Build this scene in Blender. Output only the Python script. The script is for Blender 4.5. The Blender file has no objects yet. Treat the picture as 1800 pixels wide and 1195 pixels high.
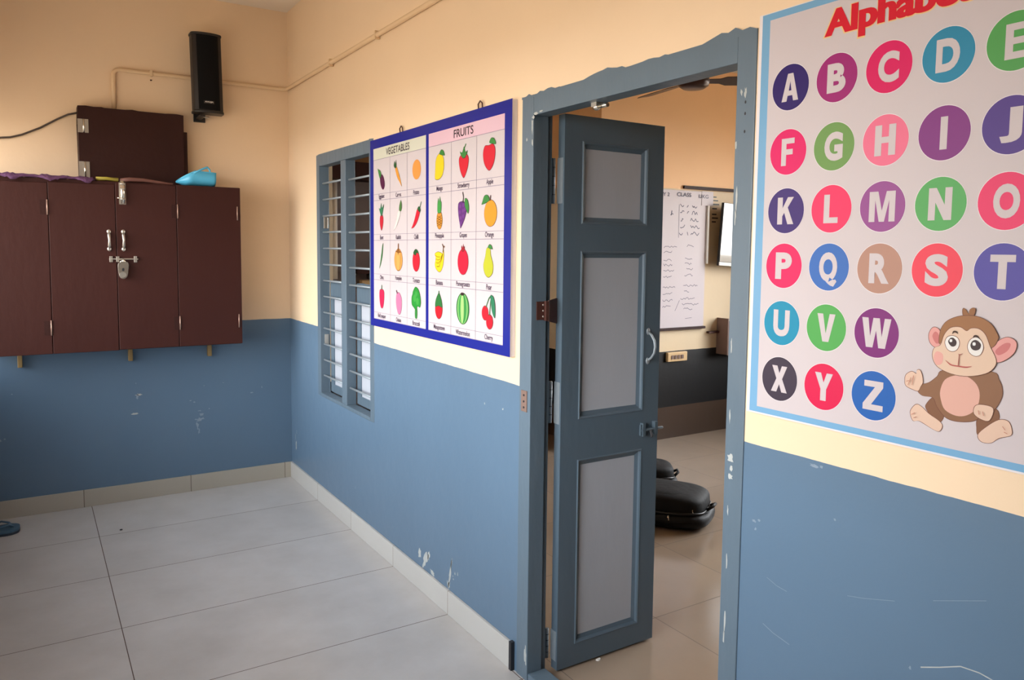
import bpy, bmesh, math, random
from mathutils import Vector, Matrix
from mathutils.geometry import tessellate_polygon

S = bpy.context.scene
COL = S.collection

# ------------------------------------------------------------ camera
FW = Vector((0.5384733, 0.83903323, -0.07790853))
ROLL = 0.0112
_rt = FW.cross(Vector((0, 0, 1))).normalized()
_up = _rt.cross(FW)
RT = _rt * math.cos(ROLL) + _up * math.sin(ROLL)
UP = -_rt * math.sin(ROLL) + _up * math.cos(ROLL)
cd = bpy.data.cameras.new('camera')
cam = bpy.data.objects.new('camera', cd)
COL.objects.link(cam)
M = Matrix((RT, UP, -FW)).transposed().to_4x4()
M.translation = Vector((-1.51355, -5.30625, 1.6))
cam.matrix_world = M
cd.sensor_width = 36.0
cd.lens = 1347.78 / 1800 * 36
cd.shift_x = (900 - 915.17) / 1800
cd.shift_y = (544.93 - 597.5) / 1800
cd.clip_start = 0.05
S.camera = cam

# ------------------------------------------------------------ daylight
w = bpy.data.worlds.new('daylight')
S.world = w
w.use_nodes = True
nt = w.node_tree
bg = nt.nodes['Background']
tc = nt.nodes.new('ShaderNodeTexCoord')
sep = nt.nodes.new('ShaderNodeSeparateXYZ')
rmp = nt.nodes.new('ShaderNodeValToRGB')
nt.links.new(tc.outputs['Generated'], sep.inputs[0])
nt.links.new(sep.outputs['Z'], rmp.inputs[0])
e = rmp.color_ramp.elements
e[0].position = 0.0; e[0].color = (1.0, 0.97, 0.93, 1)
e[1].position = 0.7; e[1].color = (0.86, 0.93, 1.0, 1)
# hazy sky, with a broad glow low over the open side of the corridor
glow_dir = nt.nodes.new('ShaderNodeVectorMath'); glow_dir.operation = 'DOT_PRODUCT'
nt.links.new(tc.outputs['Generated'], glow_dir.inputs[0])
glow_dir.inputs[1].default_value = Vector((-0.90, -0.28, 0.20)).normalized()
def wmath(op, a, b):
    k = nt.nodes.new('ShaderNodeMath'); k.operation = op
    for i, v in enumerate((a, b)):
        if isinstance(v, (int, float)): k.inputs[i].default_value = v
        else: nt.links.new(v, k.inputs[i])
    return k.outputs[0]
SKY, GLOW, GLOW2 = 2.4, 15.0, 29.0
lobe = wmath('POWER', wmath('MAXIMUM', glow_dir.outputs['Value'], 0.0), 7.0)
nt.links.new(rmp.outputs['Color'], bg.inputs['Color'])
glow2 = nt.nodes.new('ShaderNodeVectorMath'); glow2.operation = 'DOT_PRODUCT'
nt.links.new(tc.outputs['Generated'], glow2.inputs[0])
glow2.inputs[1].default_value = Vector((0.92, -0.22, 0.33)).normalized()  # second sky lobe, added to brighten the classroom through its window
lobe2 = wmath('POWER', wmath('MAXIMUM', glow2.outputs['Value'], 0.0), 5.0)
nt.links.new(wmath('ADD', wmath('ADD', wmath('MULTIPLY', lobe, GLOW), wmath('MULTIPLY', lobe2, GLOW2)), SKY), bg.inputs['Strength'])
# high sun: lights the ground outside, the roof keeps it out of the corridor
sl_ = bpy.data.lights.new('sun', 'SUN'); sl_.energy = 7.0; sl_.angle = 0.01; sl_.color = (1.0, 0.95, 0.86)
sun = bpy.data.objects.new('sun', sl_); COL.objects.link(sun)
sun.rotation_euler = Vector((0.0, -0.45, -0.9)).to_track_quat('-Z', 'Y').to_euler()

S.view_settings.view_transform = 'Standard'
S.view_settings.look = 'None'
S.view_settings.exposure = -0.12
S.view_settings.gamma = 1.0
S.view_settings.use_curve_mapping = False

# ------------------------------------------------------------ materials
def lin(c):
    c = c / 255.0
    return c / 12.92 if c <= 0.04045 else ((c + 0.055) / 1.055) ** 2.4
def rgb(*c):
    return (lin(c[0]), lin(c[1]), lin(c[2]), 1)

def mat(name, c, rough=0.5, metal=0.0, spec=0.5, var=0.06, scale=6.0, bump=0.0, bscale=60.0, stretch=None, coat=0.0):
    m = bpy.data.materials.new(name)
    m.use_nodes = True
    n = m.node_tree
    b = n.nodes['Principled BSDF']
    b.inputs['Roughness'].default_value = rough
    b.inputs['Metallic'].default_value = metal
    b.inputs['Specular IOR Level'].default_value = spec
    b.inputs['Coat Weight'].default_value = coat
    g = n.nodes.new('ShaderNodeNewGeometry')
    src = g.outputs['Position']
    if stretch:
        mp = n.nodes.new('ShaderNodeMapping')
        mp.inputs['Scale'].default_value = stretch
        n.links.new(src, mp.inputs[0]); src = mp.outputs[0]
    no = n.nodes.new('ShaderNodeTexNoise')
    no.inputs['Scale'].default_value = scale
    no.inputs['Detail'].default_value = 5
    n.links.new(src, no.inputs['Vector'])
    mx = n.nodes.new('ShaderNodeMix'); mx.data_type = 'RGBA'
    col = rgb(*c)
    mx.inputs[6].default_value = tuple(v * (1 - var) for v in col[:3]) + (1,)
    mx.inputs[7].default_value = tuple(min(1, v * (1 + var)) for v in col[:3]) + (1,)
    n.links.new(no.outputs['Fac'], mx.inputs[0])
    n.links.new(mx.outputs[2], b.inputs['Base Color'])
    if bump:
        nb = n.nodes.new('ShaderNodeTexNoise')
        nb.inputs['Scale'].default_value = bscale
        nb.inputs['Detail'].default_value = 3
        n.links.new(src, nb.inputs['Vector'])
        bp = n.nodes.new('ShaderNodeBump')
        bp.inputs['Strength'].default_value = bump
        bp.inputs['Distance'].default_value = 0.01
        n.links.new(nb.outputs['Fac'], bp.inputs['Height'])
        n.links.new(bp.outputs['Normal'], b.inputs['Normal'])
    m['mix'] = mx.name
    return m

def mnode(n, op, a, b=None, c=None):
    k = n.nodes.new('ShaderNodeMath'); k.operation = op
    for i, v in enumerate((a, b, c)):
        if v is None: continue
        if isinstance(v, (int, float)): k.inputs[i].default_value = v
        else: n.links.new(v, k.inputs[i])
    return k.outputs[0]

def mixcol(n, fac, a, b):
    mx = n.nodes.new('ShaderNodeMix'); mx.data_type = 'RGBA'
    n.links.new(fac, mx.inputs[0])
    for i, v in ((6, a), (7, b)):
        if isinstance(v, tuple): mx.inputs[i].default_value = v
        else: n.links.new(v, mx.inputs[i])
    return mx.outputs[2]

def wall_paint(name, upper, dado, bands):
    """Two-tone painted plaster: upper colour, then each (height node recipe, colour, roughness) below it."""
    m = bpy.data.materials.new(name); m.use_nodes = True
    n = m.node_tree; b = n.nodes['Principled BSDF']
    g = n.nodes.new('ShaderNodeNewGeometry')
    sp = n.nodes.new('ShaderNodeSeparateXYZ'); n.links.new(g.outputs['Position'], sp.inputs[0])
    no = n.nodes.new('ShaderNodeTexNoise'); no.inputs['Scale'].default_value = 2.2; no.inputs['Detail'].default_value = 6
    n.links.new(g.outputs['Position'], no.inputs['Vector'])
    ed = n.nodes.new('ShaderNodeTexNoise'); ed.inputs['Scale'].default_value = 9; ed.inputs['Detail'].default_value = 4
    n.links.new(g.outputs['Position'], ed.inputs['Vector'])
    wob = mnode(n, 'MULTIPLY_ADD', ed.outputs['Fac'], 0.007, -0.0035)
    zz = mnode(n, 'ADD', sp.outputs['Z'], wob)
    def tone(c, v):
        k = rgb(*c)
        return mixcol(n, no.outputs['Fac'], tuple(x * (1 - v) for x in k[:3]) + (1,), tuple(min(1, x * (1 + v)) for x in k[:3]) + (1,))
    col = tone(upper, 0.05); ro = 0.62
    rnode = None
    for hgt, c, r in bands:
        h = hgt(n, sp)
        below = mnode(n, 'LESS_THAN', zz, h)
        col = mixcol(n, below, col, tone(c, 0.07))
        rnode = mnode(n, 'MULTIPLY_ADD', below, r - ro, ro) if rnode is None else mnode(n, 'ADD', mnode(n, 'MULTIPLY', rnode, mnode(n, 'SUBTRACT', 1.0, below)), mnode(n, 'MULTIPLY', below, r))
    n.links.new(col, b.inputs['Base Color'])
    if rnode is not None: n.links.new(rnode, b.inputs['Roughness'])
    nb = n.nodes.new('ShaderNodeTexNoise'); nb.inputs['Scale'].default_value = 14; nb.inputs['Detail'].default_value = 5
    n.links.new(g.outputs['Position'], nb.inputs['Vector'])
    bp = n.nodes.new('ShaderNodeBump'); bp.inputs['Strength'].default_value = 0.25; bp.inputs['Distance'].default_value = 0.006
    n.links.new(nb.outputs['Fac'], bp.inputs['Height']); n.links.new(bp.outputs['Normal'], b.inputs['Normal'])
    return m

def tiles(name, c, joint, px, py, ox, oy, rough, axes=('X', 'Y'), jw=0.0035, var=0.08, rvar=0.0):
    m = bpy.data.materials.new(name); m.use_nodes = True
    n = m.node_tree; b = n.nodes['Principled BSDF']
    g = n.nodes.new('ShaderNodeNewGeometry')
    sp = n.nodes.new('ShaderNodeSeparateXYZ'); n.links.new(g.outputs['Position'], sp.inputs[0])
    fac = None; ids = []
    for ax, p, o in zip(axes, (px, py), (ox, oy)):
        if not p: continue
        q = mnode(n, 'DIVIDE', mnode(n, 'SUBTRACT', sp.outputs[ax], o), p)
        f = mnode(n, 'FRACT', q)
        d = mnode(n, 'MULTIPLY', mnode(n, 'MINIMUM', f, mnode(n, 'SUBTRACT', 1.0, f)), p)
        j = mnode(n, 'LESS_THAN', d, jw / 2)
        fac = j if fac is None else mnode(n, 'MAXIMUM', fac, j)
        ids.append(mnode(n, 'FLOOR', q))
    no = n.nodes.new('ShaderNodeTexNoise'); no.inputs['Scale'].default_value = 3.0; no.inputs['Detail'].default_value = 8; no.inputs['Roughness'].default_value = 0.62
    n.links.new(g.outputs['Position'], no.inputs['Vector'])
    rp = n.nodes.new('ShaderNodeMapRange'); rp.inputs[1].default_value = 0.25; rp.inputs[2].default_value = 0.75
    n.links.new(no.outputs['Fac'], rp.inputs[0])
    k = rgb(*c)
    base = mixcol(n, rp.outputs[0], (k[0] * (1 - var), k[1] * (1 - var * 1.1), k[2] * (1 - var * 1.25), 1), (k[0] * (1 + var), k[1] * (1 + var), k[2] * (1 + var), 1))
    wn = n.nodes.new('ShaderNodeTexWhiteNoise'); wn.noise_dimensions = '2D'
    cb = n.nodes.new('ShaderNodeCombineXYZ')
    for i, s in enumerate(ids): n.links.new(s, cb.inputs[i])
    n.links.new(cb.outputs[0], wn.inputs['Vector'])
    hv = n.nodes.new('ShaderNodeHueSaturation')
    n.links.new(mnode(n, 'MULTIPLY_ADD', wn.outputs['Value'], 0.08, 0.96), hv.inputs['Value'])
    n.links.new(base, hv.inputs['Color'])
    col = mixcol(n, fac, hv.outputs[0], rgb(*joint))
    n.links.new(col, b.inputs['Base Color'])
    n.links.new(mnode(n, 'MULTIPLY_ADD', fac, 0.8 - rough, mnode(n, 'MULTIPLY_ADD', no.outputs['Fac'], rvar, rough - rvar / 2)), b.inputs['Roughness'])
    bp = n.nodes.new('ShaderNodeBump'); bp.invert = True; bp.inputs['Strength'].default_value = 0.5; bp.inputs['Distance'].default_value = 0.002
    n.links.new(fac, bp.inputs['Height']); n.links.new(bp.outputs['Normal'], b.inputs['Normal'])
    return m

CREAM = (233, 206, 173)
BLUE = (92, 116, 139)
def h_right(n, sp):   # the brush line of the blue dado dips a little towards the door and sits higher beyond it
    near = mnode(n, 'LESS_THAN', sp.outputs['Y'], -3.5)
    a = mnode(n, 'MULTIPLY_ADD', sp.outputs['Y'], 0.0042, 1.113)
    c = mnode(n, 'MULTIPLY_ADD', sp.outputs['Y'], -0.004, 1.107)
    return mnode(n, 'ADD', mnode(n, 'MULTIPLY', a, mnode(n, 'SUBTRACT', 1.0, near)), mnode(n, 'MULTIPLY', c, near))
def flat_h(v):
    return lambda n, sp: mnode(n, 'ADD', v, 0.0)
m_wall = wall_paint('corridor_paint', CREAM, BLUE, [(h_right, BLUE, 0.36)])
m_room = wall_paint('classroom_paint', (250, 203, 152), None, [(flat_h(2.13), (222, 200, 166), 0.6), (flat_h(0.755), (23, 23, 25), 0.4), (flat_h(0.275), (76, 60, 50), 0.35)])
m_recess_shaded = wall_paint('shaded_recess_paint', (150, 110, 72), None, [(flat_h(2.25), (116, 106, 107), 0.6)])  # classroom wall colours darkened: the shade of the recess is painted in
m_bolt = mat('enamelled_bolt', (84, 100, 112), 0.45, metal=0.1)
m_ceil = mat('ceiling_whitewash', (232, 220, 204), 0.8, var=0.04, bump=0.2, bscale=20)
m_floor = tiles('corridor_floor_tile', (186, 184, 183), (84, 66, 58), 1.224, 0.6, -1.234, 0.0, 0.3, var=0.13, rvar=0.12)
m_floor2 = tiles('classroom_floor_tile', (152, 134, 117), (104, 88, 76), 0.6, 0.6, 0.15, 0.10, 0.16, var=0.05)
m_skirt_b = tiles('skirting_tile_back', (172, 165, 152), (96, 84, 74), 0.61, 0, -0.054, 0, 0.36, var=0.03)
m_skirt_r = tiles('skirting_tile_right', (190, 188, 184), (140, 126, 112), 0, 0.6, 0, 0.0, 0.36, var=0.02)
m_frame = mat('grey_blue_enamel', (92, 109, 123), 0.42, var=0.09, scale=7, bump=0.25, bscale=25, stretch=(1, 1, .35))
m_leaf = mat('slate_blue_enamel', (86, 103, 117), 0.42, var=0.06, scale=5, bump=0.15, bscale=30, stretch=(1, 1, .3))
m_panel = mat('light_grey_enamel', (176, 181, 191), 0.4, var=0.05, scale=9, bump=0.12, bscale=30, stretch=(1, 1, .25))
m_wood = mat('dark_brown_enamel', (58, 27, 22), 0.5, spec=0.25, var=0.12, scale=4, bump=0.15, bscale=22, stretch=(1, 1, .4))
m_wood2 = mat('dark_brown_worn_enamel', (50, 25, 21), 0.55, spec=0.2, var=0.12, scale=4, bump=0.2, bscale=20)
m_edge = mat('brown_seam', (38, 20, 17), 0.7)
m_steel = mat('dull_steel', (196, 190, 180), 0.34, metal=0.85, var=0.1, scale=40)
m_chrome = mat('polished_steel', (225, 218, 205), 0.2, metal=0.9, var=0.06, scale=40)
m_iron = mat('painted_iron', (150, 160, 168), 0.42, metal=0.3, var=0.1, scale=40)
m_hinge = mat('tarnished_hinge_steel', (168, 138, 124), 0.4, metal=0.5)
m_rust = mat('rusty_brown_iron', (82, 50, 44), 0.5, metal=0.25, var=0.25, scale=50)
m_dark = mat('dark_iron', (46, 46, 50), 0.5, metal=0.3)
m_black = mat('black_plastic', (26, 25, 26), 0.42, var=0.1)
m_grille = mat('black_grille_cloth', (14, 13, 14), 0.8, spec=0.15, var=0.2, scale=300)
m_side = mat('charcoal_plastic', (46, 41, 40), 0.55, spec=0.3)
m_pvc = mat('cream_painted_pipe', (222, 192, 154), 0.5)
m_white = mat('white_plastic', (232, 228, 222), 0.4)
m_tan = mat('tan_plastic', (214, 180, 132), 0.45)
m_peg = mat('bare_wood_peg', (150, 122, 76), 0.6, var=0.15)
m_zbrown = mat('grey_brown_board', (122, 98, 88), 0.6, var=0.12)
m_cable = mat('black_cable', (70, 58, 50), 0.6)
m_bag = mat('black_nylon', (16, 15, 17), 0.7, spec=0.25, var=0.3, scale=25, bump=0.25, bscale=30)
m_bag2 = mat('black_nylon_glossy', (20, 19, 21), 0.6, spec=0.3, var=0.3, scale=25, bump=0.3, bscale=25)
m_blueplast = mat('sky_blue_plastic', (84, 178, 216), 0.35, var=0.05)
m_slip = mat('blue_rubber', (70, 100, 122), 0.6)
m_slip_d = mat('dark_blue_rubber', (34, 46, 60), 0.6)
m_purple = mat('purple_cloth', (92, 54, 90), 0.8, var=0.4, scale=60, bump=0.6, bscale=80)
m_yellow = mat('yellow_green_plastic', (172, 158, 62), 0.5)
m_brownstrap = mat('brown_strap', (112, 72, 62), 0.6)
m_sheet = mat('pinkish_white_print', (198, 188, 191), 0.4, spec=0.22, var=0.015)
m_paper = mat('white_paper', (222, 215, 217), 0.45, var=0.02)
m_board = mat('handwriting_board', (204, 194, 199), 0.42, spec=0.3, var=0.02)
m_black_ink = mat('black_ink', (26, 24, 26), 0.5)
m_grey_ink = mat('grey_blue_ink', (74, 74, 98), 0.6)
m_screen = mat('black_glass', (10, 10, 12), 0.05, spec=1.0, var=0.0, coat=1.0)
m_fan = mat('brown_fan_metal', (66, 42, 34), 0.35, metal=0.2)
m_ground = mat('pale_dusty_ground', (188, 172, 152), 0.9, var=0.2, scale=0.5)
m_chip = mat('bare_white_plaster', (176, 180, 178), 0.8, var=0.15, scale=60)
m_chip_blue = mat('scuffed_pale_paint', (134, 150, 166), 0.7, var=0.2, scale=60)

INK = {}
def ink(c, rough=0.36):
    if c not in INK:
        INK[c] = mat('printed_%d_%d_%d' % c, tuple(int(q * .90) for q in c), rough, spec=0.22, var=0.02)
    return INK[c]

# ------------------------------------------------------------ helpers
def tag(o, label=None, cat=None, group=None, kind=None):
    if label: o['label'] = label
    if cat: o['category'] = cat
    if group: o['group'] = group
    if kind: o['kind'] = kind
    return o

def empty(name, loc, label, cat, group=None, kind=None):
    o = bpy.data.objects.new(name, None)
    o.empty_display_size = 0.05
    COL.objects.link(o); o.location = loc
    return tag(o, label, cat, group, kind)

def origin(o):
    v = Vector((0, 0, 0))
    while o is not None:
        v += o.location; o = o.parent
    return v

class MB:
    """Collects shapes in world coordinates; build() links them as one mesh object."""
    def __init__(s):
        s.v = []; s.f = []; s.mi = []; s.mats = []; s.sm = []
        s.T = Matrix.Identity(4)
    def idx(s, m):
        if m not in s.mats: s.mats.append(m)
        return s.mats.index(m)
    def add(s, vs, fs, m, smooth=False):
        b = len(s.v); i = s.idx(m)
        s.v += [s.T @ Vector(p) for p in vs]
        for f in fs:
            s.f.append([b + k for k in f]); s.mi.append(i); s.sm.append(smooth)
        return s
    def box(s, x0, x1, y0, y1, z0, z1, m):
        x0, x1 = min(x0, x1), max(x0, x1); y0, y1 = min(y0, y1), max(y0, y1); z0, z1 = min(z0, z1), max(z0, z1)
        v = [(x, y, z) for x in (x0, x1) for y in (y0, y1) for z in (z0, z1)]
        return s.add(v, [(0, 1, 3, 2), (4, 6, 7, 5), (0, 4, 5, 1), (2, 3, 7, 6), (0, 2, 6, 4), (1, 5, 7, 3)], m)
    def prism(s, pts, fn, d0, d1, m, smooth=False):
        """pts: 2D outline; fn(a, b, depth) -> 3D."""
        n = len(pts)
        v = [fn(a, b, d0) for a, b in pts] + [fn(a, b, d1) for a, b in pts]
        tri = tessellate_polygon([[Vector((a, b, 0)) for a, b in pts]])
        s.add(v, [tuple(t) for t in tri] + [tuple(n + i for i in reversed(t)) for t in tri], m)
        s.add(v, [(i, (i + 1) % n, n + (i + 1) % n, n + i) for i in range(n)], m, smooth)
        return s
    def tube(s, path, r, m, n=10, caps=True, flat=None):
        path = [Vector(p) for p in path]; rings = []
        prev = None
        for i, p in enumerate(path):
            d = (path[min(i + 1, len(path) - 1)] - path[max(i - 1, 0)]).normalized()
            if prev is None:
                a = d.cross(Vector((0, 0, 1)))
                if a.length < 1e-3: a = d.cross(Vector((1, 0, 0)))
            else:
                a = prev - d * prev.dot(d)
            a.normalize(); prev = a; b = d.cross(a)
            rr = r[i] if isinstance(r, (list, tuple)) else r
            k = flat or 1
            rings.append([p + a * rr * math.cos(t) + b * rr * k * math.sin(t) for t in [2 * math.pi * j / n for j in range(n)]])
        v = [q for g in rings for q in g]
        f = [(i * n + j, i * n + (j + 1) % n, (i + 1) * n + (j + 1) % n, (i + 1) * n + j) for i in range(len(path) - 1) for j in range(n)]
        s.add(v, f, m, True)
        if caps:
            s.add(rings[0], [tuple(range(n))[::-1]], m); s.add(rings[-1], [tuple(range(n))], m)
        return s
    def ellipsoid(s, c, a, m, e=1.0, nu=28, nv=16, zmin=-1.0):
        def pw(x, k): return math.copysign(abs(x) ** k, x)
        v = []; f = []
        ex, ez = (e, e) if not isinstance(e, tuple) else e
        for j in range(nv + 1):
            t = -math.pi / 2 + math.pi * j / nv
            for i in range(nu):
                u = 2 * math.pi * i / nu
                z = max(zmin, pw(math.sin(t), ez))
                v.append((c[0] + a[0] * pw(math.cos(t), ez) * pw(math.cos(u), ex), c[1] + a[1] * pw(math.cos(t), ez) * pw(math.sin(u), ex), c[2] + a[2] * z))
        for j in range(nv):
            for i in range(nu):
                f.append((j * nu + i, j * nu + (i + 1) % nu, (j + 1) * nu + (i + 1) % nu, (j + 1) * nu + i))
        return s.add(v, f, m, True)
    def lathe(s, c, prof, m, n=24, axis='Z'):
        v = []
        for r, h in prof:
            for i in range(n):
                t = 2 * math.pi * i / n
                p = (r * math.cos(t), r * math.sin(t), h)
                if axis == 'Y': p = (p[0], p[2], p[1])
                if axis == 'X': p = (p[2], p[0], p[1])
                v.append((c[0] + p[0], c[1] + p[1], c[2] + p[2]))
        k = len(prof)
        f = [(j * n + i, j * n + (i + 1) % n, (j + 1) * n + (i + 1) % n, (j + 1) * n + i) for j in range(k - 1) for i in range(n)]
        s.add(v, f, m, True)
        s.add(v[:n], [tuple(range(n))[::-1]], m); s.add(v[-n:], [tuple(range(n))], m)
        return s
    def build(s, name, parent=None, bevel=0.0, kind=None, label=None, solid=True):
        me = bpy.data.meshes.new(name)
        o0 = origin(parent) if parent else Vector((0, 0, 0))
        me.from_pydata([p - o0 for p in s.v], [], s.f)
        for m in s.mats: me.materials.append(m)
        me.polygons.foreach_set('material_index', s.mi)
        me.polygons.foreach_set('use_smooth', s.sm)
        me.update()
        bm = bmesh.new(); bm.from_mesh(me)
        bmesh.ops.remove_doubles(bm, verts=bm.verts, dist=1e-6)
        if solid: bmesh.ops.recalc_face_normals(bm, faces=bm.faces)
        bm.to_mesh(me); bm.free()
        o = bpy.data.objects.new(name, me)
        COL.objects.link(o)
        if parent: o.parent = parent
        if bevel:
            b = o.modifiers.new('bevel', 'BEVEL'); b.width = bevel; b.segments = 2; b.limit_method = 'ANGLE'; b.angle_limit = 0.6
        if kind: o['kind'] = kind
        if label: o['label'] = label
        return o

def spline(pts, k=5):
    n = len(pts); out = []
    for i in range(n):
        p0, p1, p2, p3 = pts[i - 1], pts[i], pts[(i + 1) % n], pts[(i + 2) % n]
        for j in range(k):
            t = j / k
            out.append(tuple(0.5 * ((2 * p1[q]) + (-p0[q] + p2[q]) * t + (2 * p0[q] - 5 * p1[q] + 4 * p2[q] - p3[q]) * t * t + (-p0[q] + 3 * p1[q] - 3 * p2[q] + p3[q]) * t ** 3) for q in (0, 1)))
    return out

def ell(cx, cy, rx, ry, rot=0, n=32):
    c, s_ = math.cos(rot), math.sin(rot)
    return [(cx + rx * math.cos(t) * c - ry * math.sin(t) * s_, cy + rx * math.cos(t) * s_ + ry * math.sin(t) * c) for t in [2 * math.pi * i / n for i in range(n)]]

_G = {}
def glyphs(txt, bold=0.0):
    """Outline of a word from Blender's built-in lettering, scaled so that its box is 1 high; returns (verts, faces, width)."""
    key = (txt, bold)
    if key not in _G:
        cu = bpy.data.curves.new('lettering', 'FONT'); cu.body = txt; cu.offset = bold; cu.fill_mode = 'BOTH'; cu.resolution_u = 5
        ob = bpy.data.objects.new('lettering', cu); COL.objects.link(ob)
        dg = bpy.context.evaluated_depsgraph_get(); dg.update()
        me = bpy.data.meshes.new_from_object(ob.evaluated_get(dg))
        vs = [(v.co.x, v.co.y) for v in me.vertices]; fs = [tuple(p.vertices) for p in me.polygons]
        bpy.data.objects.remove(ob); bpy.data.curves.remove(cu); bpy.data.meshes.remove(me)
        x0 = min(v[0] for v in vs); x1 = max(v[0] for v in vs); y0 = min(v[1] for v in vs); y1 = max(v[1] for v in vs)
        _G[key] = ([((a - x0) / (y1 - y0), (b - y0) / (y1 - y0)) for a, b in vs], fs, (x1 - x0) / (y1 - y0))
    return _G[key]

STRAIGHT = dict(
    E=[[(0,0),(1,0),(1,.2),(.38,.2),(.38,.41),(.92,.41),(.92,.6),(.38,.6),(.38,.8),(.98,.8),(.98,1),(0,1)]],
    F=[[(0,0),(.38,0),(.38,.4),(.88,.4),(.88,.6),(.38,.6),(.38,.8),(1,.8),(1,1),(0,1)]],
    H=[[(0,0),(.33,0),(.33,.41),(.67,.41),(.67,0),(1,0),(1,1),(.67,1),(.67,.61),(.33,.61),(.33,1),(0,1)]],
    I=[[(0,0),(1,0),(1,1),(0,1)]],
    K=[[(0,0),(.31,0),(.31,.3),(.42,.43),(.64,0),(1,0),(.63,.62),(.98,1),(.62,1),(.31,.6),(.31,1),(0,1)]],
    L=[[(0,0),(1,0),(1,.2),(.4,.2),(.4,1),(0,1)]],
    M=[[(0,0),(.23,0),(.23,.72),(.4,0),(.6,0),(.77,.72),(.77,0),(1,0),(1,1),(.66,1),(.5,.36),(.34,1),(0,1)]],
    N=[[(0,0),(.3,0),(.3,.55),(.68,0),(1,0),(1,1),(.7,1),(.7,.47),(.33,1),(0,1)]],
    T=[[(.33,0),(.67,0),(.67,.79),(1,.79),(1,1),(0,1),(0,.79),(.33,.79)]],
    V=[[(.33,0),(.67,0),(1,1),(.68,1),(.5,.3),(.32,1),(0,1)]],
    W=[[(.17,0),(.4,0),(.5,.58),(.6,0),(.83,0),(1,1),(.78,1),(.7,.38),(.61,1),(.39,1),(.3,.38),(.22,1),(0,1)]],
    X=[[(0,0),(.34,0),(.5,.3),(.66,0),(1,0),(.68,.51),(.97,1),(.64,1),(.5,.72),(.36,1),(.03,1),(.32,.51)]],
    Y=[[(.34,0),(.66,0),(.66,.42),(1,1),(.66,1),(.5,.66),(.34,1),(0,1),(.34,.42)]],
    Z=[[(0,0),(1,0),(1,.2),(.42,.2),(.98,.8),(.98,1),(.04,1),(.04,.8),(.58,.8),(0,.2)]],
    A=[[(0,0),(.3,0),(.36,.2),(.42,.38),(.5,.72),(.5,1),(.34,1)],[(1,0),(.66,1),(.5,1),(.5,.72),(.58,.38),(.64,.2),(.7,0)],[(.36,.2),(.64,.2),(.58,.38),(.42,.38)]])

class Print(MB):
    """Flat printed artwork on a plane: fn(a, b, out) gives the point, layers are fractions of a millimetre apart."""
    EPS = 0.0003
    def __init__(s, fn):
        MB.__init__(s); s.fn = fn
    def poly(s, pts, m, layer):
        tri = tessellate_polygon([[Vector((a, b, 0)) for a, b in pts]])
        return s.add([s.fn(a, b, layer * s.EPS) for a, b in pts], [tuple(t) for t in tri], m)
    def rect(s, a0, a1, b0, b1, m, layer):
        return s.add([s.fn(a, b, layer * s.EPS) for a, b in ((a0, b0), (a1, b0), (a1, b1), (a0, b1))], [(0, 1, 2, 3)], m)
    def line(s, pts, wd, m, layer):
        for (a0, b0), (a1, b1) in zip(pts, pts[1:]):
            L = math.hypot(a1 - a0, b1 - b0) or 1e-6
            nx, ny = -(b1 - b0) / L * wd / 2, (a1 - a0) / L * wd / 2
            s.add([s.fn(a, b, layer * s.EPS) for a, b in ((a0 + nx, b0 + ny), (a0 - nx, b0 - ny), (a1 - nx, b1 - ny), (a1 + nx, b1 + ny))], [(0, 1, 2, 3)], m)
        return s
    def text(s, txt, a, b, h, m, layer, width=None, bold=0.0, sx=1.0, center=True):
        vs, fs, wd = glyphs(txt, bold)
        k = (width / wd) if width else h * sx
        W = wd * k
        a0 = a - W / 2 if center else a
        b0 = b - h / 2 if center else b
        return s.add([s.fn(a0 + x * k, b0 + y * h, layer * s.EPS) for x, y in vs], fs, m)
    def outlined(s, pts, m, layer, g=0.0016, c=(60, 40, 40)):
        cx = sum(p[0] for p in pts) / len(pts); cy = sum(p[1] for p in pts) / len(pts)
        big = []
        for p in pts:
            d = math.hypot(p[0] - cx, p[1] - cy) or 1
            big.append((p[0] + (p[0] - cx) / d * g, p[1] + (p[1] - cy) / d * g))
        s.poly(big, ink(c), layer); s.poly(pts, m, layer + 1)
        return s
    def build(s, name, parent=None, **k):
        k['solid'] = False
        return MB.build(s, name, parent, **k)

def on_right(x0):   # plane of the right wall: a = distance from the corner, b = height
    return lambda a, b, out: (x0 - out, -a, b)
def on_back(y0):
    return lambda a, b, out: (a, y0 - out, b)
RND = random.Random(4)

# ============================================================ the setting
def struct(mb, name, parent=None, label=None, **k):
    o = mb.build(name, parent, **k)
    if parent is None: o['kind'] = 'structure'
    if label: o['label'] = label
    return o

X0, H, RX = -1.95, 3.17, 4.75
T = MB().box(X0 - .15, 0, -9, .6, -.12, 0, m_floor)
struct(T, 'floor', label='grey rectangular tiled corridor floor')
T = MB().box(0, RX + .15, -9, .65, -.12, 0, m_floor2)
struct(T, 'floor_inner', label='glossy beige classroom floor beyond the doorway')
T = MB().box(X0 - .15, RX + .15, -9.15, .65, H, H + .12, m_ceil)
struct(T, 'ceiling', label='plain ceiling slab over corridor and classroom')

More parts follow.
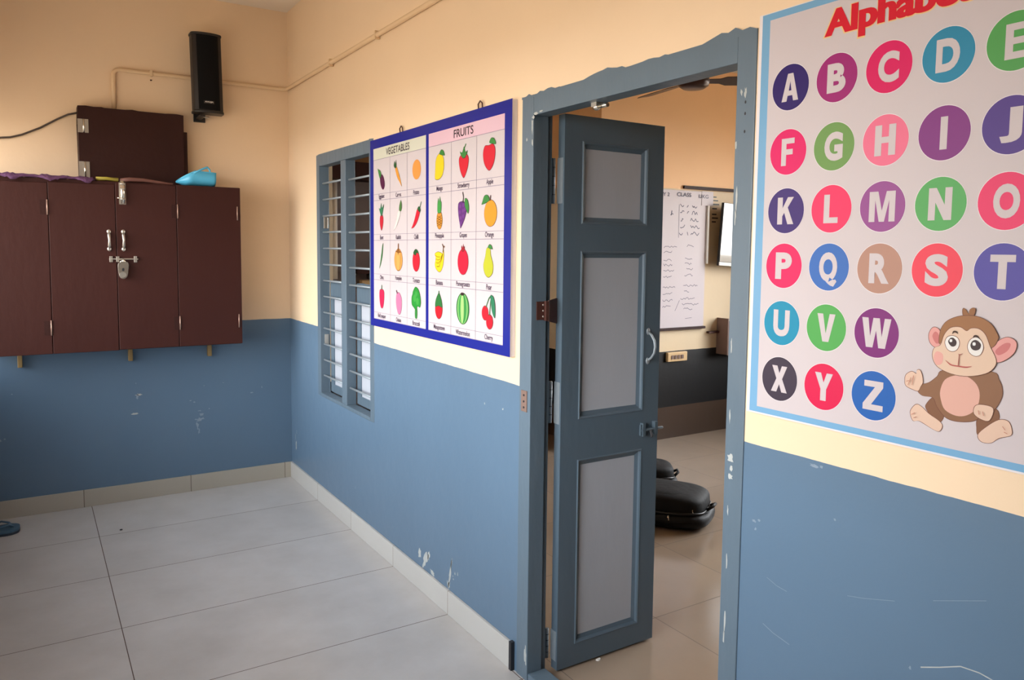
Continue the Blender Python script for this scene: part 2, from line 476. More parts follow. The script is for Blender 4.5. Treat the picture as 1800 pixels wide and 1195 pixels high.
T = MB()   # corridor wall with window and door openings, 10 cm thick
WY0, WY1, WZ0, WZ1 = -.60, -1.53, .68, 2.165
DY0, DY1, DZ = -2.95, -4.005, 2.145
for a, b, z0, z1 in ((.65, WY0, 0, H), (WY1, DY0, 0, H), (DY1, -9, 0, H), (WY0, WY1, 0, WZ0), (WY0, WY1, WZ1, H), (DY0, DY1, DZ, H)):
    T.box(0, .05, a, b, z0, z1, m_wall); T.box(.05, .1, a, b, z0, z1, m_room)
wall_right = struct(T, 'wall_right', label='long cream and blue corridor wall with barred window and doorway')
T = MB().box(X0 - .15, 0, 0, .15, 0, H, m_wall)
wall_back = struct(T, 'wall_back', label='cream and blue end wall behind the brown cupboard')
T = MB().box(X0 - .15, X0, -9, -4.95, .95, 2.3, m_wall).box(X0 - .15, X0, -9, 0, 0, .95, m_wall).box(X0 - .15, X0, -9, 0, 2.3, H, m_wall)  # solid bay by the viewpoint is unseen, added to cut the daylight there

struct(T, 'wall_left', label='corridor parapet with open side above it and an added solid bay')
T = MB().box(X0 - .15, RX + .15, -9.15, -9, 0, H, m_wall)
struct(T, 'wall_front', label='plain wall closing the building behind the viewpoint')
T = MB().box(2.28, RX, -.53, .65, 0, H, m_room)
struct(T, 'wall_inner_back', label='classroom wall with orange upper part and black dado')
T = MB().box(.1, 2.28, .5, .65, 0, H, m_recess_shaded).box(.1, 2.28, .30, .5, 2.12, 2.25, m_wood2)
struct(T, 'wall_inner_recess', label='recessed classroom wall behind the barred window')
T = MB()
for a, b, z0, z1 in ((.65, -1.2, 0, H), (-3.4, -9, 0, H), (-1.2, -3.4, 0, .85), (-1.2, -3.4, 2.7, H)):
    T.box(RX, RX + .15, a, b, z0, z1, m_room)
struct(T, 'wall_inner_right', label='far classroom wall with a wide window opening')
T = MB()
for z in (.85, 2.66): T.box(RX, RX + .1, -1.2, -3.4, z, z + .04, m_frame)
for y in (-1.2, -2.25, -2.81, -3.36): T.box(RX, RX + .1, y, y - .04, .89, 2.66, m_frame)
struct(T, 'window_2', label='plain window frame lighting the classroom')
T = MB().box(3.17, RX, -.548, -.53, 2.134, 2.160, m_wood2)
struct(T, 'trim_2', label='thin dark ledge along the classroom wall above the television')
T = MB().box(-60, 60, -60, 60, -.6, -.5, m_ground)
struct(T, 'ground', label='dusty ground outside the building')

T = MB()
yj = [-.012 + 0, -.6, -1.2, -1.8, -2.4, -2.915]
T.box(-.0125, 0, 0, -2.915, 0, .106, m_skirt_r)
o = struct(T, 'baseboard_right', label='pale tiled skirting along the window wall', bevel=.0015)
T = MB().box(-.016, 0, -2.9152, -2.932, 0, .112, m_dark)  # solid dark strip standing in for the shadow at the skirting end
T.build('tile_edge_shadow_strip', o)
T = MB().box(X0, -.0125, -.0125, 0, 0, .106, m_skirt_b)
struct(T, 'baseboard_back', label='beige tiled skirting along the end wall', bevel=.0015)
T = MB().box(-.0125, 0, -4.03, -9, 0, .106, m_skirt_r)
struct(T, 'baseboard_right.001', label='pale tiled skirting beyond the doorway', bevel=.0015)

# peeling and scuffs on the paint
def blob(a, b, ra, rb, n=16, jag=.45, tilt=0.0):
    pts = []
    for i in range(n):
        t = 2 * math.pi * i / n
        k = 1 + RND.uniform(-jag, jag)
        u, v = ra * k * math.cos(t), rb * k * math.sin(t)
        pts.append((a + u + tilt * v, b + v))
    return pts
P = Print(on_right(-.0004))
for a, b, ra, rb, tl in ((2.09, .165, .014, .028, .3), (2.15, .155, .018, .045, .5), (2.185, .185, .010, .022, .3), (2.225, .12, .022, .012, -.3), (2.40, .19, .008, .058, .25), (2.41, .225, .006, .02, .2), (2.385, .125, .016, .018, 0), (2.425, .18, .003, .003, 0),
                         (2.445, .20, .004, .006, 0), (2.47, .205, .003, .007, 0), (2.43, .168, .004, .003, 0), (.105, .245, .008, .035, .1), (.09, .30, .004, .02, .1), (.12, .34, .003, .012, 0), (2.69, .989, .004, .004, 0), (2.83, .992, .004, .004, 0)):
    P.poly(blob(a, b, ra, rb, tilt=tl), m_chip, 0)
for a, b, ra, rb in ((1.243, .253, .004, .012), (4.044, .929, .005, .004), (4.06, .935, .003, .003), (4.05, .91, .003, .003), (4.271, 1.002, .003, .002), (4.46, .745, .003, .003), (4.212, 1.112, .010, .004), (4.23, 1.113, .004, .003)):
    P.poly(blob(a, b, ra, rb), m_chip_blue, 0)
P.build('peeled_paint_patches', wall_right, kind='stuff')
P = Print(on_right(-.0004))
P.line([(4.083, .679), (4.115, .668), (4.14, .664), (4.163, .66)], .0016, m_chip_blue, 0)
P.line([(4.482, .757), (4.52, .775), (4.56, .796), (4.595, .80), (4.63, .796)], .0022, m_chip, 0)
P.line([(4.09, .80), (4.12, .79), (4.15, .787)], .0012, m_chip_blue, 0)
P.line([(4.31, .84), (4.35, .85), (4.42, .872)], .001, m_chip_blue, 0)
P.line([(4.50, .905), (4.55, .925), (4.60, .945)], .001, m_chip_blue, 0)
P.build('paint_scratches', wall_right, kind='stuff')
P = Print(on_back(-.0004))
for a, b, ra, rb in ((-.955, .667, .018, .006), (-.965, .655, .006, .014), (-.98, .548, .018, .005), (-.632, .588, .006, .004), (-.655, .60, .008, .003), (-.60, .527, .010, .0025), (-.269, .617, .010, .004), (-1.686, .463, .008, .006), (-1.664, .47, .005, .005), (-.54, .535, .004, .003), (-.45, .70, .003, .003), (-.57, .69, .003, .003), (-.20, .65, .003, .008), (-1.62, .73, .004, .004), (-.97, .74, .003, .003)):
    P.poly(blob(a, b, ra, rb), m_chip_blue if ra < .012 else m_chip, 0)
for a, b, ra, rb in ((-.60, .47, .022, .010), (-.615, .43, .007, .02), (-.605, .39, .004, .016), (-.59, .50, .015, .008)):
    P.poly(blob(a, b, ra, rb, jag=.6), m_chip_blue, 0)
P.build('wall_scuffs', wall_back, kind='stuff')

# ============================================================ window_1: barred window in the corridor wall
win = empty('window_1', (0, -1.065, .68), 'blue grey barred window partly hidden by the fruit and vegetable chart', None, kind='structure')
ZA, ZB = .70, 2.095
L0, L1, R0, R1 = -.655, -1.03, -1.11, -1.475
f = MB()
f.box(-.002, .058, WY0, L0, WZ0, WZ1, m_frame).box(-.002, .058, R1, WY1, WZ0, WZ1, m_frame)
f.box(-.002, .058, L0, R1, ZB, WZ1, m_frame).box(-.002, .058, L0, R1, WZ0, ZA, m_frame)
f.build('frame', win, bevel=.003)
MB().box(.0, .058, L1, R0, ZA, ZB, m_frame).build('mullion', win, bevel=.003)
for y0, y1, zt in ((L0, L1, 1.992), (R0, R1, 1.984)):
    for k in range(13):
        z = zt - k * .0987
        MB().tube([(.022, y0 + .004, z), (.022, y1 - .004, z)], .0062, m_iron, 8).build('bar', win)
for y0, y1 in ((L0, L1), (R0, R1)):
    s = MB()
    a, b = y0 - .004, y1 + .004
    s.box(.062, .085, a, a - .06, .705, 1.40, m_leaf).box(.062, .085, b + .06, b, .705, 1.40, m_leaf)
    s.box(.062, .085, a - .06, b + .06, 1.285, 1.40, m_leaf).box(.062, .085, a - .06, b + .06, .705, .755, m_leaf)
    so = s.build('shutter', win, bevel=.002)
    MB().box(.068, .08, a - .058, b + .058, .753, 1.287, m_panel).build('shutter_panel', so)
for z0, z1 in ((1.72, 1.79), (1.0, 1.065)):
    MB().box(.024, .050, L0 - .006, L0, z0, z1, m_steel).build('hinge', win, bevel=.002)

# seen through the window: recess wall fittings
T = MB().tube([(.49, .482, 2.19), (.49, .482, 1.36)], .018, m_white, 10)
tag(T.build('pipe'), 'thin white vertical pipe seen through the left half of the barred window', 'pipe')
T = MB().box(.69, .86, .44, .5, 1.285, 1.352, m_tan)
tag(T.build('junction_box', bevel=.006), 'tan plastic box on the wall seen through the right half of the barred window', 'electrical box')
t = empty('wall_shelf', (.9, .5, 1.36), 'dark shelf on the far wall seen through the right half of the barred window', 'shelf')
MB().box(.6, 1.6, .30, .5, 1.405, 1.436, m_wood2).build('board', t, bevel=.003)
for x in (.75, 1.4): MB().box(x, x + .03, .34, .5, 1.36, 1.405, m_dark).build('bracket', t)

# ============================================================ door frame, door leaf
FY0, FY1, FZ = -3.024, -3.945, 2.073
fr = empty('trim_1', (0, -3.48, 0), 'blue grey door frame with chipped paint', None, kind='structure')
f = MB()
f.box(-.004, .062, DY0, FY0, 0, DZ, m_frame).box(.062, .088, DY0, FY0 + .014, 0, DZ, m_frame)
f.build('jamb', fr, bevel=.0025)
f = MB().box(-.004, .062, FY1, DY1, 0, DZ, m_frame).box(.062, .088, FY1 - .014, DY1, 0, DZ, m_frame)
f.build('jamb', fr, bevel=.0025)
f = MB().box(-.0035, .062, FY0, FY1, FZ, DZ, m_frame).box(.062, .088, FY0, FY1, FZ + .014, DZ, m_frame)
f.build('lintel', fr, bevel=.0025)
# uneven brush edge of the frame paint over the cream wall
n = 46
pts = [(2.948 + (4.005 - 2.948) * i / n, 2.136) for i in range(n + 1)]
top = [(4.005 - (4.005 - 2.948) * i / n, 2.146 + .010 * math.sin(i * .42) * math.sin(i * .13 + 1) + RND.uniform(-.004, .006)) for i in range(n + 1)]
P = Print(on_right(-.0045)); P.poly(pts + top, m_frame, 0); P.build('paint_edge', fr)
MB().box(0, .078, FY0, FY1, 0, .03, m_frame).build('threshold', fr, bevel=.003)
P = Print(on_right(-.0046))
for a, b, ra, rb in ((3.024, 2.066, .008, .006), (3.018, 2.04, .004, .026), (2.984, 1.992, .004, .006), (3.02, 1.98, .004, .012), (3.04, 2.076, .012, .004), (3.962, 1.998, .003, .008), (3.975, 1.995, .004, .012), (3.95, 1.87, .003, .008), (3.957, 1.728, .003, .03), (3.955, 1.69, .0022, .02), (3.965, 1.07, .010, .012), (3.97, 1.045, .005, .008), (3.966, 1.022, .008, .007), (3.964, .628, .0025, .03), (3.962, .59, .0025, .02), (3.012, .10, .006, .03), (3.016, .07, .004, .012), (3.956, 1.36, .002, .02), (3.962, .93, .002, .012), (3.964, .80, .002, .02), (3.959, 1.18, .002, .016), (3.07, 2.08, .012, .003)):
    P.poly(blob(a, b, ra, rb, n=12, jag=.4), m_chip, 0)
P.build('chipped_paint', fr, kind='stuff')
P = Print(on_right(-.0047))
for b in (1.972, 1.944, 1.90): P.poly(ell(3.976, b, .0026, .004), m_dark, 0)
P.build('screw_hole', fr)
t = MB().box(-.0075, -.004, -2.968, -3.006, 1.012, 1.09, m_zbrown)
kp = t.build('latch_plate', fr, bevel=.001)
t = MB()
for z in (1.028, 1.05, 1.073): t.lathe((-.0085, -2.988, z), [(.004, -.001), (.004, .0012)], m_dark, 10, 'X')
t.build('plate_screw', kp)
# rusty hasp bridging jamb and leaf
h = MB().box(.018, .052, FY0 - .004, FY0, 1.350, 1.416, m_rust)
for z in (1.362, 1.383, 1.404): h.ellipsoid((.045, FY0 - .005, z), (.004, .003, .004), m_steel, nu=8, nv=6)
h.box(.050, .062, FY0 - .016, FY0, 1.347, 1.418, m_rust)
h.add([(.060, FY0 - .014, 1.345), (.118, -3.012, 1.332), (.118, -3.012, 1.426), (.060, FY0 - .014, 1.419), (.060, FY0 - .008, 1.345), (.118, -3.006, 1.332), (.118, -3.006, 1.426), (.060, FY0 - .008, 1.419)], [(0, 1, 2, 3), (7, 6, 5, 4), (0, 4, 5, 1), (3, 2, 6, 7), (0, 3, 7, 4), (1, 5, 6, 2)], m_rust)
h.build('hasp', fr, label='dark brown rusty metal hasp')
b = MB().box(.022, .050, -3.318, -3.345, FZ - .014, FZ, m_steel).tube([(.036, -3.345, FZ - .012), (.036, -3.385, FZ - .014)], .007, m_chrome, 10).ellipsoid((.036, -3.330, FZ - .014), (.012, .014, .010), m_chrome)
b.build('bolt_keep', fr, label='shiny metal bolt keep under the lintel')

LX0, LX1, LY0, LY1 = .124, .607, -3.036, -2.998
leaf = empty('door_1', (LX0, -3.012, .01), 'narrow slate blue door leaf with three grey panels, standing open into the classroom', None, kind='structure')
SX0, SX1 = LX0 + .080, LX1 - .082
PZ = ((.093, .815), (.968, 1.600), (1.698, 2.000))
f = MB()
f.box(LX0, SX0, LY0, LY1, .01, 2.09, m_leaf).box(SX1, LX1, LY0, LY1, .01, 2.09, m_leaf)
zs = [.01, PZ[0][0], PZ[0][1], PZ[1][0], PZ[1][1], PZ[2][0], PZ[2][1], 2.09]
for a, b in zip(zs[::2], zs[1::2]): f.box(SX0, SX1, LY0, LY1, a, b, m_leaf)
f.build('stile_and_rail_frame', leaf)
for z0, z1 in PZ:
    g = MB(); w_ = .027
    prof = [(0, .0), (.004, -.003), (.009, .0), (.012, .008), (w_, .014)]
    loops = []
    for d, y in prof:
        loops.append([(SX0 + d, LY0 + y, z0 + d), (SX1 - d, LY0 + y, z0 + d), (SX1 - d, LY0 + y, z1 - d), (SX0 + d, LY0 + y, z1 - d)])
    v = [p for l in loops for p in l]
    g.add(v, [(i * 4 + j, i * 4 + (j + 1) % 4, i * 4 + 4 + (j + 1) % 4, i * 4 + 4 + j) for i in range(len(prof) - 1) for j in range(4)], m_leaf)
    g.build('panel_moulding', leaf)
    MB().box(SX0 + w_ - .001, SX1 - w_ + .001, LY0 + .0135, LY1 - .008, z0 + w_ - .001, z1 - w_ + .001, m_panel).build('panel', leaf, label='light grey painted panel')
    MB().box(SX0, SX1, LY1 - .012, LY1 - .006, z0, z1, m_leaf).build('panel_back', leaf)
hd = MB().tube([(.545, LY0 - .002, 1.282), (.548, LY0 - .016, 1.272), (.551, LY0 - .030, 1.25), (.552, LY0 - .034, 1.226), (.551, LY0 - .030, 1.20), (.548, LY0 - .016, 1.180), (.545, LY0 - .002, 1.170)], .0048, m_iron, 8)
for z in (1.285, 1.167): hd.ellipsoid((.544, LY0 - .002, z), (.009, .004, .014), m_iron)
hd.build('handle', leaf, label='thin curved metal pull handle')
bt = MB().tube([(.510, LY0 - .012, .893), (.622, LY0 - .012, .893)], .006, m_bolt, 8)
for x in (.522, .585): bt.box(x - .008, x + .008, LY0 - .018, LY0, .868, .922, m_bolt)
bt.box(.505, .517, LY0 - .014, LY0 - .006, .872, .915, m_bolt)
bt.tube([(.556, LY0 - .012, .893), (.556, LY0 - .022, .875), (.556, LY0 - .024, .862)], .005, m_dark, 8)
bt.build('sliding_bolt', leaf, bevel=.001)
for z0, z1 in ((1.771, 1.935), (.957, 1.114), (.044, .16)):
    g = MB().tube([(LX0 - .012, LY1 + .012, z0), (LX0 - .012, LY1 + .012, z1)], .0065, m_iron, 8)
    g.box(LX0 - .0025, LX0, LY1 + .002, LY0 + .006, z0, z1, m_iron)
    for k in range(1, 5): g.tube([(LX0 - .012, LY1 + .012, z0 + (z1 - z0) * k / 5 - .001), (LX0 - .012, LY1 + .012, z0 + (z1 - z0) * k / 5 + .001)], .0072, m_dark, 8)
    g.box(.088, LX0 - .014, LY1 + .010, LY1 + .013, z0, z1, m_leaf)
    g.build('hinge', leaf)

# ============================================================ fruit and vegetable chart
BX = -.024
ch = empty('wall_chart', (0, -2.23, 1.204), 'blue bordered vegetables and fruits picture chart hung between window and door', 'poster')
MB().box(-.021, 0, -1.547, -2.913, 1.205, 2.144, m_paper).build('backing_board', ch, bevel=.001, label='white edged backing board')
P = Print(on_right(BX))
bl = ink((38, 46, 150), .22)
na, nb = 60, 40   # the laminated sheet is slightly buckled
def buckle(a, b):
    return .0022 * math.sin(a * 21 + 1) * math.sin(b * 9) * max(0, min(1, (2.913 - a) * 8)) * max(0, min(1, (a - 1.547) * 8))
v = []
for j in range(nb + 1):
    for i in range(na + 1):
        a = 1.545 + (2.915 - 1.545) * i / na; b = 1.204 + (2.146 - 1.204) * j / nb
        v.append((BX, -a, b))
P.add(v, [(j * (na + 1) + i, j * (na + 1) + i + 1, (j + 1) * (na + 1) + i + 1, (j + 1) * (na + 1) + i) for j in range(nb) for i in range(na)], bl, True)
P.build('border_sheet', ch, label='glossy dark blue border')
MB().box(BX + .0006, -.021, -1.545, -2.915, 1.204, 2.146, m_paper).build('sheet_core', ch)
GL = ink((150, 140, 160)); CAP = ink((70, 50, 80))
def page(name, a0, a1, cols, head, title, rows, names):
    P = Print(on_right(BX))
    P.rect(a0, a1, 1.243, 2.100, m_sheet, 1)
    P.rect(a0, a1, rows[0], 2.100, ink(head), 2)
    for c in cols[1:-1]: P.line([(c, 1.243), (c, rows[0])], .0022, GL, 3)
    for i, b in enumerate(rows):
        P.line([(a0, b), (a1, b)], .0022, GL, 3)
        if b > 1.25: P.line([(a0, capt[i]), (a1, capt[i])], .0018, GL, 3)
    sh = P.build(name, ch)
    P = Print(on_right(BX))
    P.text(title[0], title[1], 2.072, .034, ink((70, 58, 66)), 4, width=title[2], bold=.012)
    P.build('page_title', sh)
    for r in range(4):
        for c in range(3):
            P = Print(on_right(BX))
            P.text(names[r][c], (cols[c] + cols[c + 1]) / 2, (capt[r] + rows[r + 1]) / 2, .026 if any(q in names[r][c] for q in 'gpy') else .021, CAP, 4, sx=.8, bold=.012)
            P.build('caption', sh)
    return sh
rows = [2.043, 1.841, 1.641, 1.442, 1.243]
capt = [1.872, 1.671, 1.472, 1.277]
CL = [1.590, 1.801, 2.001, 2.200]
CR = [2.228, 2.4425, 2.655, 2.864]
pl = page('vegetables_page', 1.590, 2.200, CL, (226, 226, 208), ('VEGETABLES', 1.890, .275), rows, [['Eggplant', 'Carrot', 'Potato'], ['Beet', 'Radish', 'Chilli'], ['Okra', 'Pumpkin', 'Tomato'], ['Bell pepper', 'Onion', 'Broccoli']])
pr_ = page('fruits_page', 2.228, 2.864, CR, (238, 200, 216), ('FRUITS', 2.546, .165), rows, [['Mango', 'Strawberry', 'Apple'], ['Pineapple', 'Grapes', 'Orange'], ['Banana', 'Pomegranate', 'Pear'], ['Mangosteen', 'Watermelon', 'Cherry']])

RED, DRED, GRN, DGRN, ORG, YEL, PUR, PNK = (222, 36, 56), (176, 26, 44), (64, 140, 66), (40, 96, 52), (240, 160, 60), (248, 214, 40), (104, 52, 128), (228, 130, 170)
def picture(name, page_, cols, r, c, draw, dx=0, dy=0):
    cx = (cols[c] + cols[c + 1]) / 2 + dx
    cy = (rows[r] + capt[r]) / 2 + dy
    P = Print(on_right(BX))
    class D:
        def s(self, pts, col, L=4, smooth=True, o=True):
            q = spline([(cx + a * .0118, cy + b * .0106) for a, b in pts]) if smooth else [(cx + a * .0118, cy + b * .0106) for a, b in pts]
            (P.outlined(q, ink(col), L) if o else P.poly(q, ink(col), L)); return self
        def e(self, a, b, rx, ry, col, L=4, rot=0, o=True):
            q = ell(cx + a * .0118, cy + b * .0106, rx * .0118, ry * .0106, rot)
            (P.outlined(q, ink(col), L) if o else P.poly(q, ink(col), L)); return self
        def l(self, pts, wd, col, L=8):
            P.line([(cx + a * .0118, cy + b * .0106) for a, b in pts], wd * .01, ink(col), L); return self
    draw(D())
    return P.build(name, page_)
def leafy(d, a, b, k=1, col=GRN, fl=1, L=6):
    d.s([(a, b), (a + fl * 1.2 * k, b + 1.4 * k), (a + fl * 3.0 * k, b + .9 * k), (a + fl * 4.0 * k, b - .9 * k), (a + fl * 2.2 * k, b - .6 * k)], col, L)

V = CL
def dr(d): d.s([(-1.4, .6), (-.2, 1.6), (1.4, 1.2), (3.0, -1.2), (3.4, -3.6), (2.0, -5.2), (.2, -4.4), (-1.2, -2)], (92, 28, 70)).s([(-4.0, 4.6), (-3.0, 4.2), (-1.2, 3.4), (-.2, 1.4), (-1.6, .2), (-2.6, 1.6)], GRN, 6)
picture('eggplant_picture', pl, V, 0, 0, dr, .0, -.01)
def dr(d): d.s([(-3.2, 2.6), (-1.6, 2.8), (.6, -.4), (2.6, -4.2), (3.2, -6.0), (1.6, -4.4), (-1.4, -1.2)], ORG).s([(-2.6, 2.4), (-4.2, 3.6), (-3.4, 5.6), (-2.8, 3.9), (-2.2, 6.0), (-1.9, 3.4)], DGRN, 6)
picture('carrot_picture', pl, V, 0, 1, dr, .0, .0)
picture('potato_picture', pl, V, 0, 2, lambda d: d.e(0, 0, 3.8, 4.2, (240, 160, 78), o=False), .004, .0)
def dr(d): d.s([(-1.6, .2), (0, 1.4), (1.6, .2), (1.7, -2.6), (.4, -5.6), (-.6, -5.6), (-1.8, -2.6)], (206, 44, 60)).s([(-.4, 1.0), (-2.6, 4.4), (-1.2, 4.2), (-.3, 6.6), (.5, 4.4), (2.4, 6.0), (1.6, 3.2), (.5, 1.0)], (60, 130, 92), 6)
picture('beetroot_picture', pl, V, 1, 0, dr, .0, -.002)
def dr(d): d.s([(-4.6, -6.2), (-2.6, -3.0), (-.8, 1.0), (.6, 2.4), (2.0, 1.2), (.2, -2.0), (-2.4, -5.0)], (240, 228, 224)).s([(1.0, 2.6), (1.2, 4.4), (2.6, 6.8), (3.4, 4.2), (2.8, 2.2)], (84, 130, 70), 6)
picture('radish_picture', pl, V, 1, 1, dr)
def dr(d): d.s([(-4.4, -5.4), (-1.6, -4.6), (1.6, -1.6), (3.4, 2.0), (2.4, 3.0), (.6, 2.4), (-1.4, -1.4), (-3.4, -4.2)], RED).s([(1.2, 2.6), (2.4, 3.6), (3.8, 2.2), (3.0, 1.4)], DGRN, 6).l([(3.0, 2.8), (4.0, 4.4), (4.6, 5.6)], .5, DGRN)
picture('chilli_picture', pl, V, 1, 2, dr, .002, -.004)
def dr(d): d.s([(-2.2, -5.6), (-.6, -3.6), (1.2, .6), (1.9, 4.6), (2.0, 6.2), (1.0, 5.0), (-.2, .4), (-1.6, -3.8)], (58, 124, 64))
picture('okra_picture', pl, V, 2, 0, dr, -.004, .004)
def dr(d): d.e(0, -.9, 4.0, 4.9, (240, 164, 84)).e(0, -.9, 2.0, 4.8, (246, 176, 96), 6).s([(-2.6, 3.0), (-.5, 3.6), (-.2, 6.2), (.5, 6.0), (.6, 3.6), (2.6, 2.6), (.6, 2.4), (0, 1.2), (-.6, 2.4)], (150, 96, 44), 8)
picture('pumpkin_picture', pl, V, 2, 1, dr)
def dr(d): d.e(0, -1.0, 3.2, 4.5, RED).s([(-2.4, 2.4), (-.6, 3.9), (1.4, 3.4), (2.4, 2.0), (.6, 2.5), (-.4, 1.4)], DGRN, 6)
picture('tomato_picture', pl, V, 2, 2, dr)
def dr(d): d.s([(-2.3, 2.8), (0, 3.4), (2.3, 2.6), (2.4, -1.2), (1.4, -4.6), (0, -5.4), (-1.4, -4.6), (-2.4, -1.2)], (232, 44, 88)).l([(0, 3.3), (.2, 5.6)], .7, DGRN)
picture('bell_pepper_picture', pl, V, 3, 0, dr, .0, .0)
def dr(d): d.s([(-1.8, 2.9), (.6, 3.4), (2.7, 1.0), (2.8, -3.2), (1.4, -6.0), (-.6, -5.8), (-2.2, -2.8), (-2.6, .6)], PNK).l([(-1.2, 3.0), (-2.2, 4.4)], .8, (110, 60, 80))
picture('onion_picture', pl, V, 3, 1, dr, .003, -.006)
def dr(d): d.s([(-.8, -2.4), (-.9, -6.6), (.9, -6.6), (.8, -2.4)], (58, 140, 64)).s([(-2.6, 4.6), (-.6, 6.4), (1.6, 5.8), (3.4, 3.6), (4.2, .4), (3.4, -2.0), (1.4, -1.6), (0, -3.4), (-2.0, -2.4), (-3.8, -1.2), (-4.0, 1.6), (-3.2, 3.2)], (44, 150, 58), 6).e(-1.2, 1.6, 1.4, 1.6, (70, 170, 76), 8, o=False).e(1.4, .4, 1.3, 1.6, (70, 170, 76), 8, o=False).e(.3, 3.6, 1.2, 1.2, (70, 170, 76), 8, o=False)
picture('broccoli_picture', pl, V, 3, 2, dr, .0, -.002)

F = CR
def dr(d): d.s([(-1.6, 3.6), (.8, 4.4), (3.0, 2.6), (3.6, -.8), (2.4, -4.2), (-.4, -5.8), (-3.0, -5.6), (-3.6, -4.6), (-3.2, -1.0), (-3.0, 1.6)], YEL); leafy(d, .2, 4.2, 1.0)
picture('mango_picture', pr_, F, 0, 0, dr, -.002, .002)
def dr(d): d.s([(-3.4, .8), (-1.6, 2.4), (1.6, 2.4), (3.4, .6), (2.8, -2.6), (.8, -5.8), (-.6, -6.0), (-2.6, -3.0)], RED).s([(-2.6, 3.8), (-1.0, 3.2), (.2, 5.2), (1.2, 3.2), (2.6, 3.6), (1.6, 1.8), (.2, 1.0), (-1.4, 1.8)], GRN, 6).l([(.4, 4.6), (1.6, 6.2)], .5, GRN)
picture('strawberry_picture', pr_, F, 0, 1, dr, .002, -.002)
def dr(d): d.s([(-2.8, 3.0), (-.2, 3.0), (2.4, 3.2), (3.8, 1.0), (3.2, -2.8), (1.2, -5.4), (-.6, -5.6), (-3.0, -3.2), (-3.9, .4)], RED); leafy(d, .2, 4.0, 1.0)
picture('apple_picture', pr_, F, 0, 2, dr, -.006, .006)
def dr(d): d.e(0, -2.8, 2.3, 3.6, (216, 148, 56)).s([(-1.3, .4), (-1.5, 3.0), (-.9, 6.0), (-.2, 4.4), (.4, 6.6), (.9, 4.6), (1.5, 4.2), (1.2, .4)], (74, 160, 76), 6); [d.l([(-1.8, -1 - k), (1.8, -2.2 - k)], .16, (130, 80, 30)) for k in range(4)]; [d.l([(1.8, -1 - k), (-1.8, -2.2 - k)], .16, (130, 80, 30)) for k in range(4)]
picture('pineapple_picture', pr_, F, 1, 0, dr, .0, -.002)
def dr(d):
    d.s([(-2.8, 2.2), (0, 2.6), (2.4, 1.4), (2.6, -1.2), (1.0, -4.4), (-1.4, -7.4), (-2.0, -6.0), (-3.0, -2.6), (-3.4, .6)], PUR)
    for k, (a, b) in enumerate(((-1.8, .9), (.4, 1.2), (-2.1, -1.4), (.2, -.9), (1.6, -.4), (-1.5, -3.6), (.4, -3.0), (-1.4, -5.6))): d.e(a, b, .75, .75, (122, 66, 146), 6, o=False)
    d.s([(1.8, 3.6), (3.4, 3.0), (4.4, .4), (4.0, -2.0), (2.6, -.6), (1.6, 1.4)], GRN, 8).l([(.2, 2.2), (.6, 4.2), (.0, 6.2)], .6, (70, 60, 60))
picture('grapes_picture', pr_, F, 1, 1, dr, -.004, .01)
def dr(d): d.e(.6, -2.0, 4.0, 4.7, (246, 158, 46)); d.s([(-.2, 2.6), (-1.0, 4.4), (-3.2, 4.4), (-4.4, 2.6), (-5.0, 1.4), (-2.8, 1.8)], GRN, 6).l([(.4, 2.4), (.8, 4.4)], .6, (80, 50, 40))
picture('orange_picture', pr_, F, 1, 2, dr, .0, .004)
def dr(d):
    d.s([(-3.6, 2.2), (-.8, 3.0), (2.6, 2.4), (3.4, 3.8), (3.6, 1.2), (2.8, -2.6), (.6, -5.0), (-2.2, -4.2), (-3.6, -2.2), (-2.8, .4)], YEL)
    for k in range(4): d.l([(-3.4 + k * .5, 1.6 - k * 1.5), (-1.2 + k * .4, 1.0 - k * 1.3), (1.6, .9 - k * .5), (2.9, 2.4)], .22, (150, 110, 20))
    d.l([(3.0, 2.8), (3.4, 5.0), (2.4, 6.2)], .6, (120, 84, 60)).l([(3.4, 5.0), (4.4, 5.2)], .6, (120, 84, 60))
picture('banana_picture', pr_, F, 2, 0, dr)
def dr(d): d.e(0, -.6, 3.8, 4.9, (226, 30, 62)).s([(-.8, 3.6), (-1.0, 5.6), (-.2, 4.8), (.2, 6.2), (.6, 4.8), (1.2, 5.4), (.8, 3.6)], (170, 40, 50), 6)
picture('pomegranate_picture', pr_, F, 2, 1, dr)
def dr(d): d.s([(-1.2, 3.8), (.2, 4.6), (1.4, 3.6), (1.8, 1.4), (3.2, -1.6), (2.8, -4.6), (.4, -6.2), (-2.0, -5.0), (-3.0, -2.0), (-1.8, 1.2)], (196, 198, 50)); leafy(d, .0, 4.6, .7)
picture('pear_picture', pr_, F, 2, 2, dr, -.008, .004)
def dr(d): d.e(0, -1.6, 2.9, 4.0, (204, 34, 48)).s([(-2.6, -.8), (-2.6, 1.2), (-1.4, 3.4), (.2, 4.8), (1.6, 3.2), (2.6, 1.0), (2.6, -.8), (0, -.2)], (50, 122, 62), 6).l([(0, 4.0), (.2, 5.8)], .7, (50, 110, 60))
picture('mangosteen_picture', pr_, F, 3, 0, dr, -.004, .0)
def dr(d):
    d.e(0, -.4, 4.6, 6.0, (48, 134, 66))
    for rx in (3.7, 1.9): d.e(0, -.4, rx, 5.9, (150, 206, 122) if rx > 3 else (70, 160, 82), 6 if rx > 3 else 10, o=False); d.e(0, -.4, rx - .7, 5.8, (70, 160, 82) if rx > 3 else (170, 220, 130), 8 if rx > 3 else 12, o=False)
    d.e(0, 5.2, 1.2, .6, (60, 40, 40), 14, o=False)
picture('watermelon_picture', pr_, F, 3, 1, dr, .0, .004)
